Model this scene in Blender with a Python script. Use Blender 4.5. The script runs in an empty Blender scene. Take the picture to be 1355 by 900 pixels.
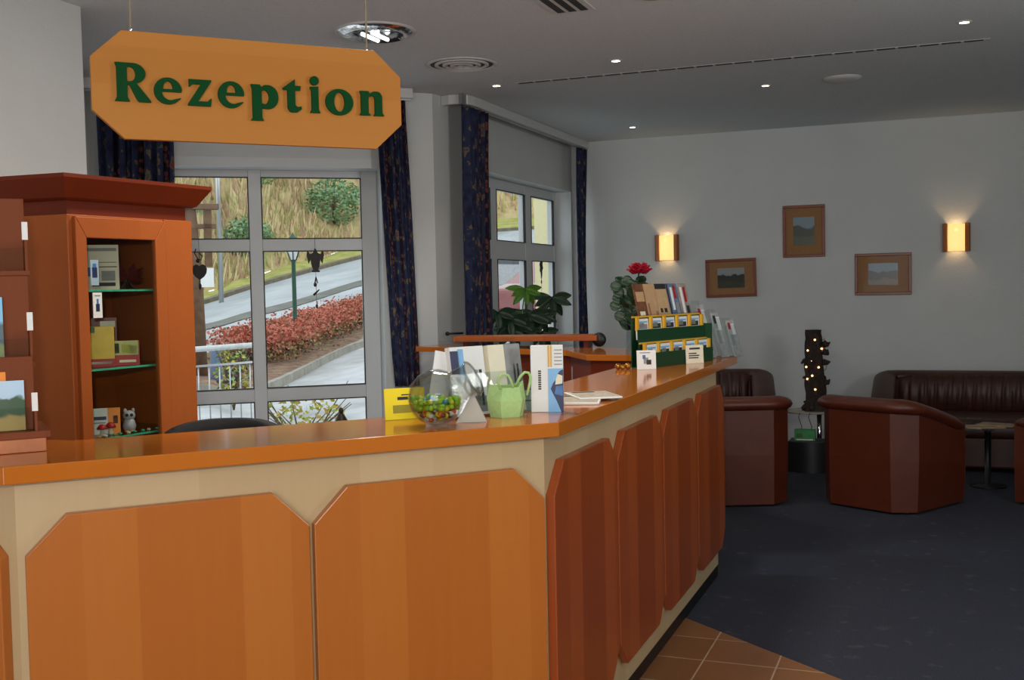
import bpy, math, random
from mathutils import Vector, Matrix
random.seed(7)
SC = bpy.context.scene
COL = SC.collection
R = math.radians
CEIL = 2.93

# ---------------------------------------------------------------- camera
cam_d = bpy.data.cameras.new('camera'); cam = bpy.data.objects.new('camera', cam_d); COL.objects.link(cam)
cam_d.sensor_width = 36.0; cam_d.lens = 1450.0 / 1355.0 * 36.0; cam_d.clip_end = 300
def cam_matrix(pitch, roll, yaw, loc):
    f = Vector((0, math.cos(pitch), -math.sin(pitch))); rt = Vector((1, 0, 0)); up = rt.cross(f)
    r2 = rt * math.cos(roll) + up * math.sin(roll); u2 = -rt * math.sin(roll) + up * math.cos(roll)
    Z = Matrix.Rotation(yaw, 3, 'Z'); r2, u2, f = Z @ r2, Z @ u2, Z @ f
    M = Matrix.Identity(4)
    for i in range(3): M[i][0], M[i][1], M[i][2], M[i][3] = r2[i], u2[i], -f[i], loc[i]
    return M
cam.matrix_world = cam_matrix(R(2.63), R(-1.19), R(21.3), (0, 0, 1.5))
SC.camera = cam

# ---------------------------------------------------------------- world, lights, exposure
SC.view_settings.view_transform = 'Standard'; SC.view_settings.look = 'None'
SC.view_settings.gamma = 1.0; SC.view_settings.use_curve_mapping = False
SC.view_settings.exposure = 0.0
W = bpy.data.worlds.new('overcast_sky'); SC.world = W; W.use_nodes = True
bg = W.node_tree.nodes['Background']; bg.inputs[0].default_value = (0.90, 0.95, 1.0, 1); bg.inputs[1].default_value = 1.6
SC.cycles.max_bounces = 8; SC.cycles.transparent_max_bounces = 24; SC.cycles.use_denoising = True
SC.cycles.sample_clamp_indirect = 4.0
def area(name, loc, target, sx, sy, energy, color):
    l = bpy.data.lights.new(name, 'AREA'); l.shape = 'RECTANGLE'; l.size = sx; l.size_y = sy; l.energy = energy; l.color = color
    o = bpy.data.objects.new(name, l); COL.objects.link(o); o.location = loc
    o.rotation_euler = (Vector(target) - Vector(loc)).to_track_quat('-Z', 'Y').to_euler(); return o
area('rear_fill', (-0.5, -3.05, 1.35), (-1.9, 6, 1.75), 4.4, 2.3, 150, (0.97, 0.98, 1.0))  # large fill added behind the camera to brighten the room; wall there is closed
area('rear_top_fill', (0.6, -1.0, 2.85), (-1.0, 2.4, 1.0), 1.6, 1.2, 14, (1.0, 0.94, 0.86))  # added soft fill from above and behind, aimed at the counter; no fixture
area('camera_flash', (-0.02, -0.10, 1.72), (-1.3, 5.0, 1.7), 0.10, 0.06, 30, (1.0, 0.96, 0.90))
area('ceiling_fill', (2.3, 3.2, 1.9), (1.4, 3.8, 3.0), 0.8, 0.8, 62, (0.98, 0.98, 0.96))  # added out-of-view fill aimed upwards to lift the ceiling; no fixture
area('countertop_fill', (-1.75, 3.7, 2.90), (-1.75, 3.7, 0), 0.4, 0.4, 34, (1.0, 0.90, 0.76))  # extra light added overhead to brighten the countertop; no fitting modelled
area('side_fill', (4.5, 3.2, 1.6), (0.0, 5.2, 2.1), 3.4, 1.8, 14, (0.95, 0.97, 1.0))  # added side fill for counter side and ceiling; no window in that wall

# ---------------------------------------------------------------- helpers
def rgb(r, g, b):
    f = lambda c: (c / 255 / 12.92) if c / 255 <= 0.04045 else ((c / 255 + 0.055) / 1.055) ** 2.4
    return (f(r), f(g), f(b), 1)
MATS = {}
def nt(name):
    m = bpy.data.materials.new(name); m.use_nodes = True; t = m.node_tree
    return m, t, t.nodes['Principled BSDF']
def lk(t, a, b): t.links.new(a, b)
def mat(name, col, rough=0.6, spec=0.5, metal=0.0, noise=0.12, scale=25.0, bump=0.0, coat=0.0, bscale=None, emit=None, es=0):
    """principled surface with a slight procedural mottling of its own colour"""
    if name in MATS: return MATS[name]
    m, t, b = nt(name)
    tc = t.nodes.new('ShaderNodeTexCoord'); n = t.nodes.new('ShaderNodeTexNoise'); n.inputs['Scale'].default_value = scale; n.inputs['Detail'].default_value = 4
    lk(t, tc.outputs['Object'], n.inputs['Vector'])
    r = t.nodes.new('ShaderNodeValToRGB'); lk(t, n.outputs['Fac'], r.inputs['Fac'])
    c = Vector(col[:3])
    r.color_ramp.elements[0].position = 0.3; r.color_ramp.elements[1].position = 0.7
    r.color_ramp.elements[0].color = (*(c * (1 - noise)), 1); r.color_ramp.elements[1].color = (*[min(1, x * (1 + noise)) for x in c], 1)
    lk(t, r.outputs['Color'], b.inputs['Base Color'])
    b.inputs['Roughness'].default_value = rough; b.inputs['Specular IOR Level'].default_value = spec; b.inputs['Metallic'].default_value = metal
    if coat: b.inputs['Coat Weight'].default_value = coat; b.inputs['Coat Roughness'].default_value = 0.06
    if bump:
        n2 = t.nodes.new('ShaderNodeTexNoise'); n2.inputs['Scale'].default_value = bscale or scale * 4; n2.inputs['Detail'].default_value = 3
        lk(t, tc.outputs['Object'], n2.inputs['Vector'])
        bp = t.nodes.new('ShaderNodeBump'); bp.inputs['Strength'].default_value = bump; bp.inputs['Distance'].default_value = 0.01
        lk(t, n2.outputs['Fac'], bp.inputs['Height']); lk(t, bp.outputs['Normal'], b.inputs['Normal'])
    if emit: b.inputs['Emission Color'].default_value = emit; b.inputs['Emission Strength'].default_value = es
    MATS[name] = m; return m
def wood(name, c1, c2, plank=0.13, axis='X', rough=0.3, coat=0.0, grain=0.10, spec=0.5, along='Z'):
    """veneer: leaves of slightly different tone side by side, fine grain along them"""
    if name in MATS: return MATS[name]
    m, t, b = nt(name)
    tc = t.nodes.new('ShaderNodeTexCoord'); sp = t.nodes.new('ShaderNodeSeparateXYZ'); lk(t, tc.outputs['Object'], sp.inputs[0])
    mu = t.nodes.new('ShaderNodeMath'); mu.operation = 'MULTIPLY'; mu.inputs[1].default_value = 1 / plank; lk(t, sp.outputs[axis], mu.inputs[0])
    fl = t.nodes.new('ShaderNodeMath'); fl.operation = 'FLOOR'; lk(t, mu.outputs[0], fl.inputs[0])
    wn = t.nodes.new('ShaderNodeTexWhiteNoise'); wn.noise_dimensions = '1D'; lk(t, fl.outputs[0], wn.inputs['W'])
    mp = t.nodes.new('ShaderNodeMapping'); lk(t, tc.outputs['Object'], mp.inputs['Vector'])
    s = {'X': (1, 1, 1), 'Y': (1, 1, 1)}; sc_ = [38, 38, 38]; sc_['XYZ'.index(along)] = 2.2; mp.inputs['Scale'].default_value = sc_
    n = t.nodes.new('ShaderNodeTexNoise'); n.inputs['Scale'].default_value = 1.6; n.inputs['Detail'].default_value = 6; lk(t, mp.outputs[0], n.inputs['Vector'])
    ad = t.nodes.new('ShaderNodeMath'); ad.operation = 'MULTIPLY_ADD'; ad.inputs[1].default_value = 0.75; lk(t, wn.outputs['Value'], ad.inputs[0])
    m2 = t.nodes.new('ShaderNodeMath'); m2.operation = 'MULTIPLY'; m2.inputs[1].default_value = 0.25 + grain * 2; lk(t, n.outputs['Fac'], m2.inputs[0]); lk(t, m2.outputs[0], ad.inputs[2])
    mx = t.nodes.new('ShaderNodeMix'); mx.data_type = 'RGBA'; mx.inputs[6].default_value = c1; mx.inputs[7].default_value = c2
    lk(t, ad.outputs[0], mx.inputs[0]); lk(t, mx.outputs[2], b.inputs['Base Color'])
    b.inputs['Roughness'].default_value = rough; b.inputs['Specular IOR Level'].default_value = spec
    if coat: b.inputs['Coat Weight'].default_value = coat; b.inputs['Coat Roughness'].default_value = 0.04
    MATS[name] = m; return m
def glass(name, tint=(1, 1, 1, 1), ior=1.45, rough=0.0):
    if name in MATS: return MATS[name]
    m = bpy.data.materials.new(name); m.use_nodes = True; t = m.node_tree; t.nodes.clear()
    o = t.nodes.new('ShaderNodeOutputMaterial'); tr = t.nodes.new('ShaderNodeBsdfTransparent'); gl = t.nodes.new('ShaderNodeBsdfGlossy')
    fr = t.nodes.new('ShaderNodeFresnel'); fr.inputs[0].default_value = ior; mx = t.nodes.new('ShaderNodeMixShader')
    ge_ = t.nodes.new('ShaderNodeNewGeometry'); iv = t.nodes.new('ShaderNodeMath'); iv.operation = 'SUBTRACT'; iv.inputs[0].default_value = 1.0; lk(t, ge_.outputs['Backfacing'], iv.inputs[1])
    fm = t.nodes.new('ShaderNodeMath'); fm.operation = 'MULTIPLY'; lk(t, fr.outputs[0], fm.inputs[0]); lk(t, iv.outputs[0], fm.inputs[1])
    tr.inputs[0].default_value = tint; gl.inputs['Roughness'].default_value = rough
    lk(t, fm.outputs[0], mx.inputs[0]); lk(t, tr.outputs[0], mx.inputs[1]); lk(t, gl.outputs[0], mx.inputs[2]); lk(t, mx.outputs[0], o.inputs[0])
    MATS[name] = m; return m

class MB:
    def __init__(s): s.v = []; s.f = []; s.mi = []; s.sm = []; s.m = 0; s.smooth = False; s.uv = None; s.T = None
    def add(s, vs, fs, sm=None):
        b = len(s.v)
        if s.T is not None: vs = [s.T @ Vector(v) for v in vs]
        s.v += [tuple(v) for v in vs]; s.f += [tuple(b + i for i in f) for f in fs]
        s.mi += [s.m] * len(fs); s.sm += [s.smooth if sm is None else sm] * len(fs); return s
    def box(s, x0, x1, y0, y1, z0, z1):
        vs = [(x, y, z) for z in (z0, z1) for y in (y0, y1) for x in (x0, x1)]
        return s.add(vs, [(0, 2, 3, 1), (4, 5, 7, 6), (0, 1, 5, 4), (2, 6, 7, 3), (0, 4, 6, 2), (1, 3, 7, 5)], False)
    def prism(s, poly, z0, z1):
        """poly counter-clockwise seen from above"""
        n = len(poly); vs = [(x, y, z0) for x, y in poly] + [(x, y, z1) for x, y in poly]
        fs = [tuple(range(n - 1, -1, -1)), tuple(range(n, 2 * n))] + [(i, (i + 1) % n, n + (i + 1) % n, n + i) for i in range(n)]
        return s.add(vs, fs, False)
    def plate(s, poly, y0, y1):
        """poly in x,z extruded in y"""
        n = len(poly); vs = [(x, y0, z) for x, z in poly] + [(x, y1, z) for x, z in poly]
        fs = [tuple(range(n)), tuple(range(2 * n - 1, n - 1, -1))] + [((i + 1) % n, i, n + i, n + (i + 1) % n) for i in range(n)]
        return s.add(vs, fs, False)
    def lathe(s, prof, seg=24, c=(0, 0, 0), caps=True):
        n = len(prof); vs = []; fs = []
        for k in range(seg):
            a = 2 * math.pi * k / seg
            vs += [(c[0] + r * math.cos(a), c[1] + r * math.sin(a), c[2] + z) for r, z in prof]
        for k in range(seg):
            q = ((k + 1) % seg) * n; p = k * n
            fs += [(p + i, q + i, q + i + 1, p + i + 1) for i in range(n - 1)]
        if caps: 
            if prof[0][0] > 1e-4: fs.append(tuple(k * n for k in range(seg - 1, -1, -1)))
            if prof[-1][0] > 1e-4: fs.append(tuple(k * n + n - 1 for k in range(seg)))
        return s.add(vs, fs, True)
    def tube(s, pts, r, seg=8, cap=True):
        pts = [Vector(p) for p in pts]; rr = r if isinstance(r, (list, tuple)) else [r] * len(pts); vs = []; fs = []
        prev = None
        for i, p in enumerate(pts):
            d = (pts[min(i + 1, len(pts) - 1)] - pts[max(i - 1, 0)]).normalized()
            if prev is None: u = d.orthogonal().normalized()
            else: u = (prev - d * prev.dot(d)).normalized()
            prev = u; w = d.cross(u)
            vs += [tuple(p + (u * math.cos(2 * math.pi * k / seg) + w * math.sin(2 * math.pi * k / seg)) * rr[i]) for k in range(seg)]
        for i in range(len(pts) - 1):
            fs += [(i * seg + k, i * seg + (k + 1) % seg, (i + 1) * seg + (k + 1) % seg, (i + 1) * seg + k) for k in range(seg)]
        if cap: fs += [tuple(range(seg - 1, -1, -1)), tuple((len(pts) - 1) * seg + k for k in range(seg))]
        return s.add(vs, fs, True)
    def ball(s, c, r, sc=(1, 1, 1), seg=12, rings=8):
        vs = []; fs = []
        for i in range(rings + 1):
            th = math.pi * i / rings
            for k in range(seg):
                a = 2 * math.pi * k / seg
                vs.append((c[0] + r * sc[0] * math.sin(th) * math.cos(a), c[1] + r * sc[1] * math.sin(th) * math.sin(a), c[2] - r * sc[2] * math.cos(th)))
        for i in range(rings):
            fs += [(i * seg + k, i * seg + (k + 1) % seg, (i + 1) * seg + (k + 1) % seg, (i + 1) * seg + k) for k in range(seg)]
        return s.add(vs, fs, True)
    def grid(s, fn, nu, nv, sm=True):
        """fn(u,v)->point, u,v in 0..1"""
        vs = [fn(i / nu, j / nv) for j in range(nv + 1) for i in range(nu + 1)]; w = nu + 1
        fs = [(j * w + i, j * w + i + 1, (j + 1) * w + i + 1, (j + 1) * w + i) for j in range(nv) for i in range(nu)]
        b = len(s.v); s.add(vs, fs, sm)
        if s.uv is not None:
            for j in range(nv + 1):
                for i in range(nu + 1): s.uv[b + j * w + i] = (i / nu, j / nv)
        return s
    def build(s, name, mats, parent=None, bevel=0, bseg=2, solid=0, sub=0, loc=None):
        me = bpy.data.meshes.new(name); me.from_pydata([tuple(v) for v in s.v], [], s.f)
        if not isinstance(mats, (list, tuple)): mats = [mats]
        for m in mats: me.materials.append(m)
        me.polygons.foreach_set('material_index', s.mi); me.polygons.foreach_set('use_smooth', s.sm)
        if s.uv is not None:
            ul = me.uv_layers.new(name='UVMap')
            for l in me.loops: ul.data[l.index].uv = s.uv.get(l.vertex_index, (0, 0))
        me.update()
        o = bpy.data.objects.new(name, me); COL.objects.link(o)
        if parent is not None: o.parent = parent
        if loc: o.location = loc
        if solid:
            md = o.modifiers.new('solid', 'SOLIDIFY'); md.thickness = solid; md.offset = 0
        if bevel:
            md = o.modifiers.new('bevel', 'BEVEL'); md.width = bevel; md.segments = bseg; md.limit_method = 'ANGLE'; md.angle_limit = R(40)
        if sub:
            md = o.modifiers.new('sub', 'SUBSURF'); md.levels = sub; md.render_levels = sub
        return o
def bx(*a): return MB().box(*a)
def tag(o, label, cat, group=None, kind=None):
    o['label'] = label; o['category'] = cat
    if group: o['group'] = group
    if kind: o['kind'] = kind
    return o
def thing(name, label, cat, loc=(0, 0, 0), rz=0.0, group=None):
    o = bpy.data.objects.new(name, None); COL.objects.link(o); o.location = loc; o.rotation_euler = (0, 0, rz); o.empty_display_size = 0.1
    return tag(o, label, cat, group)
def struct(o): o['kind'] = 'structure'; return o
def copy_tree(o, parent=None):
    c = o.copy(); COL.objects.link(c)
    if parent is not None: c.parent = parent
    for ch in [x for x in bpy.data.objects if x.parent == o]: copy_tree(ch, c)
    return c
def xf(loc, rz=0, rx=0, ry=0):
    return Matrix.Translation(loc) @ Matrix.Rotation(rz, 4, 'Z') @ Matrix.Rotation(ry, 4, 'Y') @ Matrix.Rotation(rx, 4, 'X')

# ---------------------------------------------------------------- materials
M_wall = mat('wall_paint', rgb(203, 206, 205), 0.55, 0.35, noise=0.02, scale=3, bump=0.25, bscale=160)
M_ceil = mat('ceiling_roughcast', rgb(210, 216, 218), 0.9, 0.2, noise=0.05, scale=60, bump=0.6, bscale=130)
M_white = mat('white_lacquer', rgb(200, 202, 200), 0.4, noise=0.02)
M_frame = mat('window_plastic', rgb(208, 212, 213), 0.4, noise=0.02, scale=5)
M_gasket = mat('black_gasket', rgb(20, 20, 20), 0.6)
M_glass = glass('window_glass', (0.96, 0.98, 0.98, 1), 1.22)
M_clear = glass('clear_acrylic', (0.93, 0.95, 0.95, 1), 1.4)
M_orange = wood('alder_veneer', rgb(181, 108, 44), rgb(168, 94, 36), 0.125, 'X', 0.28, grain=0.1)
M_side_shaded = wood('alder_veneer_side_shaded', rgb(170, 84, 38), rgb(138, 62, 26), 0.125, 'X', 0.28, grain=0.1)  # same veneer as the front; the side's shade is mixed into its colour
M_pale = wood('pale_maple', rgb(192, 168, 130), rgb(182, 157, 118), 0.21, 'X', 0.4, grain=0.12)
M_top = wood('countertop_alder', rgb(184, 106, 36), rgb(170, 92, 28), 0.6, 'X', 0.10, coat=0.0, spec=.28, grain=0.04, along='X')
M_plinth = mat('black_plinth', rgb(14, 14, 15), 0.45)
M_cab = wood('cabinet_cherry', rgb(172, 93, 42), rgb(158, 80, 33), 0.3, 'X', 0.45, grain=0.1, spec=.25)
M_cabdark = wood('cabinet_cherry_dark', rgb(112, 42, 17), rgb(100, 36, 14), 0.4, 'X', 0.45, grain=0.08, spec=.25, along='X')
M_brown = wood('walnut_brown', rgb(124, 64, 34), rgb(106, 52, 26), 0.2, 'X', 0.6, grain=0.12, spec=.2)
M_signw = wood('sign_alder', rgb(182, 122, 54), rgb(170, 108, 42), 0.11, 'Z', 0.5, spec=.2, grain=0.06, along='X')
M_green = mat('green_lacquer', rgb(2, 62, 24), 0.6, 0.12, noise=0.03)
M_leather = mat('cognac_leather', rgb(84, 34, 16), 0.42, 0.5, noise=0.10, scale=9, bump=0.12, bscale=220)
M_leatherdk = mat('dark_brown_leather', rgb(64, 33, 23), 0.45, 0.5, noise=0.12, scale=8, bump=0.12, bscale=200)
M_chrome = mat('chrome', (0.75, 0.76, 0.78, 1), 0.12, metal=1.0, noise=0.02)
M_steel = mat('brushed_steel', (0.55, 0.56, 0.57, 1), 0.3, metal=1.0, noise=0.03)
M_black = mat('black_fabric', rgb(26, 27, 29), 0.8, noise=0.1, scale=80)
M_blackpl = mat('black_plastic', rgb(16, 17, 20), 0.45)
M_darkiron = mat('dark_rusted_metal', rgb(36, 30, 27), 0.6, noise=0.2)
M_paper = mat('white_paper', rgb(226, 228, 226), 0.6, noise=0.02)
M_cream = mat('cream_paper', rgb(226, 220, 196), 0.6, noise=0.03)
M_beige = mat('beige_cover', rgb(186, 150, 112), 0.5, noise=0.10, scale=30)
M_blue = mat('blue_print', rgb(60, 110, 170), 0.5, noise=0.2, scale=40)
M_sky = mat('light_blue_print', rgb(122, 178, 222), 0.5, noise=0.08, scale=20)
M_navy = mat('navy_print', rgb(24, 34, 78), 0.5, noise=0.1)
M_yellow = mat('yellow_card', rgb(238, 218, 30), 0.5, noise=0.03)
M_gold = mat('golden_yellow', rgb(210, 160, 40), 0.5, noise=0.05)
M_red = mat('red_print', rgb(170, 24, 26), 0.45, noise=0.05)
M_grey = mat('grey_print', rgb(140, 142, 142), 0.6, noise=0.08, scale=60)
M_ink = mat('black_ink', rgb(38, 38, 40), 0.6)
M_leaf = mat('green_leaf', rgb(44, 92, 40), 0.4, noise=0.3, scale=8)
M_leafdk = mat('dark_green_leaf', rgb(30, 58, 34), 0.42, noise=0.3, scale=12)
M_orangeprint = mat('orange_print', rgb(236, 140, 36), 0.5, noise=0.04)
M_bandgreen = mat('dark_green_card', rgb(16, 62, 34), 0.45, noise=0.04)

def carpet():
    m, t, b = nt('blue_grey_carpet')
    tc = t.nodes.new('ShaderNodeTexCoord')
    n = t.nodes.new('ShaderNodeTexNoise'); n.inputs['Scale'].default_value = 220; n.inputs['Detail'].default_value = 2; lk(t, tc.outputs['Object'], n.inputs[0])
    v = t.nodes.new('ShaderNodeTexNoise'); v.inputs['Scale'].default_value = 11; v.inputs['Detail'].default_value = 3; lk(t, tc.outputs['Object'], v.inputs[0])
    r = t.nodes.new('ShaderNodeValToRGB'); lk(t, n.outputs['Fac'], r.inputs[0])
    r.color_ramp.elements[0].position = .3; r.color_ramp.elements[1].position = .75
    r.color_ramp.elements[0].color = rgb(44, 47, 58); r.color_ramp.elements[1].color = rgb(72, 75, 86)
    r2 = t.nodes.new('ShaderNodeValToRGB'); lk(t, v.outputs['Fac'], r2.inputs[0])
    r2.color_ramp.elements[0].position = .62; r2.color_ramp.elements[1].position = .74
    r2.color_ramp.elements[0].color = (0, 0, 0, 1); r2.color_ramp.elements[1].color = (.28, .28, .28, 1)
    mx = t.nodes.new('ShaderNodeMix'); mx.data_type = 'RGBA'; lk(t, r2.outputs[0], mx.inputs[0]); lk(t, r.outputs[0], mx.inputs[6]); mx.inputs[7].default_value = rgb(112, 112, 118)
    lk(t, mx.outputs[2], b.inputs['Base Color']); b.inputs['Roughness'].default_value = 0.95; b.inputs['Specular IOR Level'].default_value = 0.15
    bp = t.nodes.new('ShaderNodeBump'); bp.inputs['Strength'].default_value = .5; bp.inputs['Distance'].default_value = .004; lk(t, n.outputs['Fac'], bp.inputs['Height']); lk(t, bp.outputs[0], b.inputs['Normal'])
    return m
def tiles():
    m, t, b = nt('terracotta_tiles')
    tc = t.nodes.new('ShaderNodeTexCoord'); mp = t.nodes.new('ShaderNodeMapping'); lk(t, tc.outputs['Object'], mp.inputs[0])
    mp.inputs['Location'].default_value = (0.88, -4.29 + 0.285 * 0, 0)
    br = t.nodes.new('ShaderNodeTexBrick'); lk(t, mp.outputs[0], br.inputs[0]); br.offset = 0; br.inputs['Scale'].default_value = 1
    br.inputs['Brick Width'].default_value = .285; br.inputs['Row Height'].default_value = .275; br.inputs['Mortar Size'].default_value = .0035
    br.inputs['Color1'].default_value = rgb(150, 100, 60); br.inputs['Color2'].default_value = rgb(132, 86, 50); br.inputs['Mortar'].default_value = rgb(196, 166, 138)
    n = t.nodes.new('ShaderNodeTexNoise'); n.inputs['Scale'].default_value = 9; n.inputs['Detail'].default_value = 5; lk(t, tc.outputs['Object'], n.inputs[0])
    mx = t.nodes.new('ShaderNodeMix'); mx.data_type = 'RGBA'; mx.blend_type = 'MULTIPLY'; mx.inputs[0].default_value = .5
    lk(t, br.outputs[0], mx.inputs[6]); lk(t, n.outputs['Color'], mx.inputs[7])
    r = t.nodes.new('ShaderNodeValToRGB'); lk(t, n.outputs['Fac'], r.inputs[0]); r.color_ramp.elements[0].color = (.55, .55, .55, 1); r.color_ramp.elements[1].color = (1, 1, 1, 1); lk(t, r.outputs[0], mx.inputs[7])
    lk(t, mx.outputs[2], b.inputs['Base Color']); b.inputs['Roughness'].default_value = .4; return m
def curtain_mat():
    m, t, b = nt('blue_patterned_curtain')
    uv = t.nodes.new('ShaderNodeUVMap'); sp = t.nodes.new('ShaderNodeSeparateXYZ'); lk(t, uv.outputs[0], sp.inputs[0])
    # stripes every half metre-ish of cloth width
    mu = t.nodes.new('ShaderNodeMath'); mu.operation = 'MULTIPLY'; mu.inputs[1].default_value = 3.0; lk(t, sp.outputs[0], mu.inputs[0])
    fr = t.nodes.new('ShaderNodeMath'); fr.operation = 'FRACT'; lk(t, mu.outputs[0], fr.inputs[0])
    r = t.nodes.new('ShaderNodeValToRGB'); r.color_ramp.interpolation = 'CONSTANT'; lk(t, fr.outputs[0], r.inputs[0])
    e = r.color_ramp.elements; e[0].color = (0, 0, 0, 1); e[1].position = .62; e[1].color = (1, 1, 1, 1); x = e.new(.82); x.color = (0, 0, 0, 1)
    mp = t.nodes.new('ShaderNodeMapping'); lk(t, uv.outputs[0], mp.inputs[0]); mp.inputs['Scale'].default_value = (26, 60, 1)
    v = t.nodes.new('ShaderNodeTexVoronoi'); v.inputs['Scale'].default_value = 1; lk(t, mp.outputs[0], v.inputs['Vector'])
    rv = t.nodes.new('ShaderNodeValToRGB'); lk(t, v.outputs['Distance'], rv.inputs[0]); rv.color_ramp.elements[0].position = .38; rv.color_ramp.elements[1].position = .46
    rv.color_ramp.elements[0].color = rgb(108, 62, 54); rv.color_ramp.elements[1].color = rgb(34, 26, 40)
    mp2 = t.nodes.new('ShaderNodeMapping'); lk(t, uv.outputs[0], mp2.inputs[0]); mp2.inputs['Scale'].default_value = (12, 22, 1)
    n = t.nodes.new('ShaderNodeTexNoise'); n.inputs['Scale'].default_value = 1.2; n.inputs['Detail'].default_value = 3; lk(t, mp2.outputs[0], n.inputs[0])
    rn = t.nodes.new('ShaderNodeValToRGB'); lk(t, n.outputs['Fac'], rn.inputs[0]); ee = rn.color_ramp.elements
    ee[0].position = .3; ee[0].color = rgb(26, 26, 50); ee[1].position = .47; ee[1].color = rgb(42, 48, 76)
    for p, c in ((.58, rgb(42, 50, 74)), (.62, rgb(124, 104, 70)), (.66, rgb(56, 74, 86)), (.70, rgb(126, 50, 48))): q = ee.new(p); q.color = c
    mx = t.nodes.new('ShaderNodeMix'); mx.data_type = 'RGBA'; lk(t, r.outputs[0], mx.inputs[0]); lk(t, rn.outputs[0], mx.inputs[6]); lk(t, rv.outputs[0], mx.inputs[7])
    lk(t, mx.outputs[2], b.inputs['Base Color']); b.inputs['Roughness'].default_value = .85; b.inputs['Specular IOR Level'].default_value = .2
    return m
M_curtain = curtain_mat()

# ================================================================ THE SETTING
fl = MB().prism([(-6.1, 4.0), (-4, -3.2), (4.6, -3.2), (4.6, 10.36), (-3.4, 10.36), (-3.5, 7.1), (-6.0, 5.1)], -0.12, 0).build('floor', carpet()); struct(fl)
tl = MB().prism([(-3.9, -3.1), (4.5, -3.1), (4.5, 0.297), (-1.056, 4.815), (-1.8, 5.42), (-3.9, 5.42)], 0.0, 0.004).build('floor', tiles()); struct(tl)
struct(MB().prism([(-6.1, 4.0), (-4.2, -3.3), (4.7, -3.3), (4.7, 10.5), (-3.6, 10.5), (-3.62, 7.2), (-6.1, 5.2)], CEIL, CEIL + .1).build('ceiling', M_ceil))
struct(bx(-3.62, 4.7, 10.36, 10.52, 0, CEIL).build('wall_back', M_wall))
struct(bx(4.6, 4.75, -3.2, 10.5, 0, CEIL).build('wall_right', M_wall))
struct(bx(-4.2, 4.7, -3.35, -3.2, 0, CEIL).build('wall_front', M_wall))
struct(bx(0.45, 4.6, 0.95, 1.10, 0, CEIL).build('wall_light_blocker', M_wall))  # unseen partition added to block light from the right side of the lounge
struct(MB().prism([(-4.15, -3.2), (-3.92, -3.2), (-3.92, 4.32), (-6.1, 4.32), (-6.1, 4.1), (-4.15, 4.1)], 0, CEIL).build('wall_left', M_wall))
# right window wall (plane x = -3.37) with its opening
XR = -3.37
w = MB(); w.box(XR - .25, XR, 7.95, 10.36, 0, .92); w.box(XR - .25, XR, 7.95, 10.36, 2.45, CEIL); w.box(XR - .25, XR, 10.315, 10.36, .92, 2.45)
struct(w.build('wall_window_side', M_wall))
struct(MB().prism([(-3.56, 7.125), (-3.415, 7.265), (XR, 7.75), (XR, 7.95), (XR - .25, 7.95), (XR - .25, 7.55), (-3.74, 7.35)], 0, CEIL).build('wall_pillar', M_wall))
# left window wall: local frame, x along the wall from the pillar (negative to the left), y outwards
AW = R(38.2)
def wl(name): 
    o = bpy.data.objects.new(name, None); COL.objects.link(o); o.location = (-3.56, 7.125, 0); o.rotation_euler = (0, 0, AW); return o
w = MB(); w.box(-2.95, -1.93, 0, .28, 0, CEIL); w.box(-.19, -.02, 0.01, .28, 0, CEIL); w.box(-1.93, -.19, 0, .28, 2.45, CEIL)
o = w.build('wall_window_left', M_wall); o.location = (-3.56, 7.125, 0); o.rotation_euler = (0, 0, AW); struct(o)
struct(bx(-6.1, -5.88, 4.1, 5.4, 0, CEIL).build('wall_corner', M_wall))

def window(name, loc, rz, cols, rows, x0, x1, z0, z1, lab):
    """cols/rows: the glazed spans; frame fills everything between"""
    r = bpy.data.objects.new(name, None); COL.objects.link(r); r.location = loc; r.rotation_euler = (0, 0, rz); struct(r)
    f = MB(); xs = [x0] + [c for p in cols for c in p] + [x1]; zs = [z0] + [c for p in rows for c in p] + [z1]
    for i in range(0, len(xs), 2): f.box(xs[i], xs[i + 1], 0, .07, z0, z1)
    for (a, b) in cols:
        for i in range(0, len(zs), 2): f.box(a, b, 0.003, .067, zs[i], zs[i + 1])
    f.build('window_frame', M_frame, r, bevel=.004)
    for (a, b) in cols:
        for (c, d) in rows:
            g = MB(); t_ = .006
            g.box(a, a + t_, -.004, .02, c, d); g.box(b - t_, b, -.004, .02, c, d); g.box(a, b, -.004, .02, c, c + t_); g.box(a, b, -.004, .02, d - t_, d)
            g.build('gasket', M_gasket, r)
            bx(a, b, .03, .036, c, d).build('window_pane', M_glass, r)
    return r
n_ = Vector((-math.sin(AW), math.cos(AW), 0)); O = Vector((-3.56, 7.125, 0)) + n_ * .2
w1 = window('window_1', O, AW, [(-1.817, -1.107), (-1.018, -.306)], [(.12, .735), (.83, 1.811), (1.897, 2.335)], -1.93, -.19, .02, 2.45, '')
bx(-1.93, -.19, -.2, .0, 2.385, 2.45).build('window_head', M_frame, w1)
w2 = window('window_2', (XR - .16, 7.95, 0), R(90), [(.08, .66), (.80, 1.50), (1.655, 2.30)], [(1.02, 1.765), (1.925, 2.365)], 0, 2.365, .92, 2.45, '')
# the room's second frame leaves a sill
struct(bx(XR - .10, XR + .06, 7.95, 10.31, .89, .92).build('trim_1', M_white))

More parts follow.
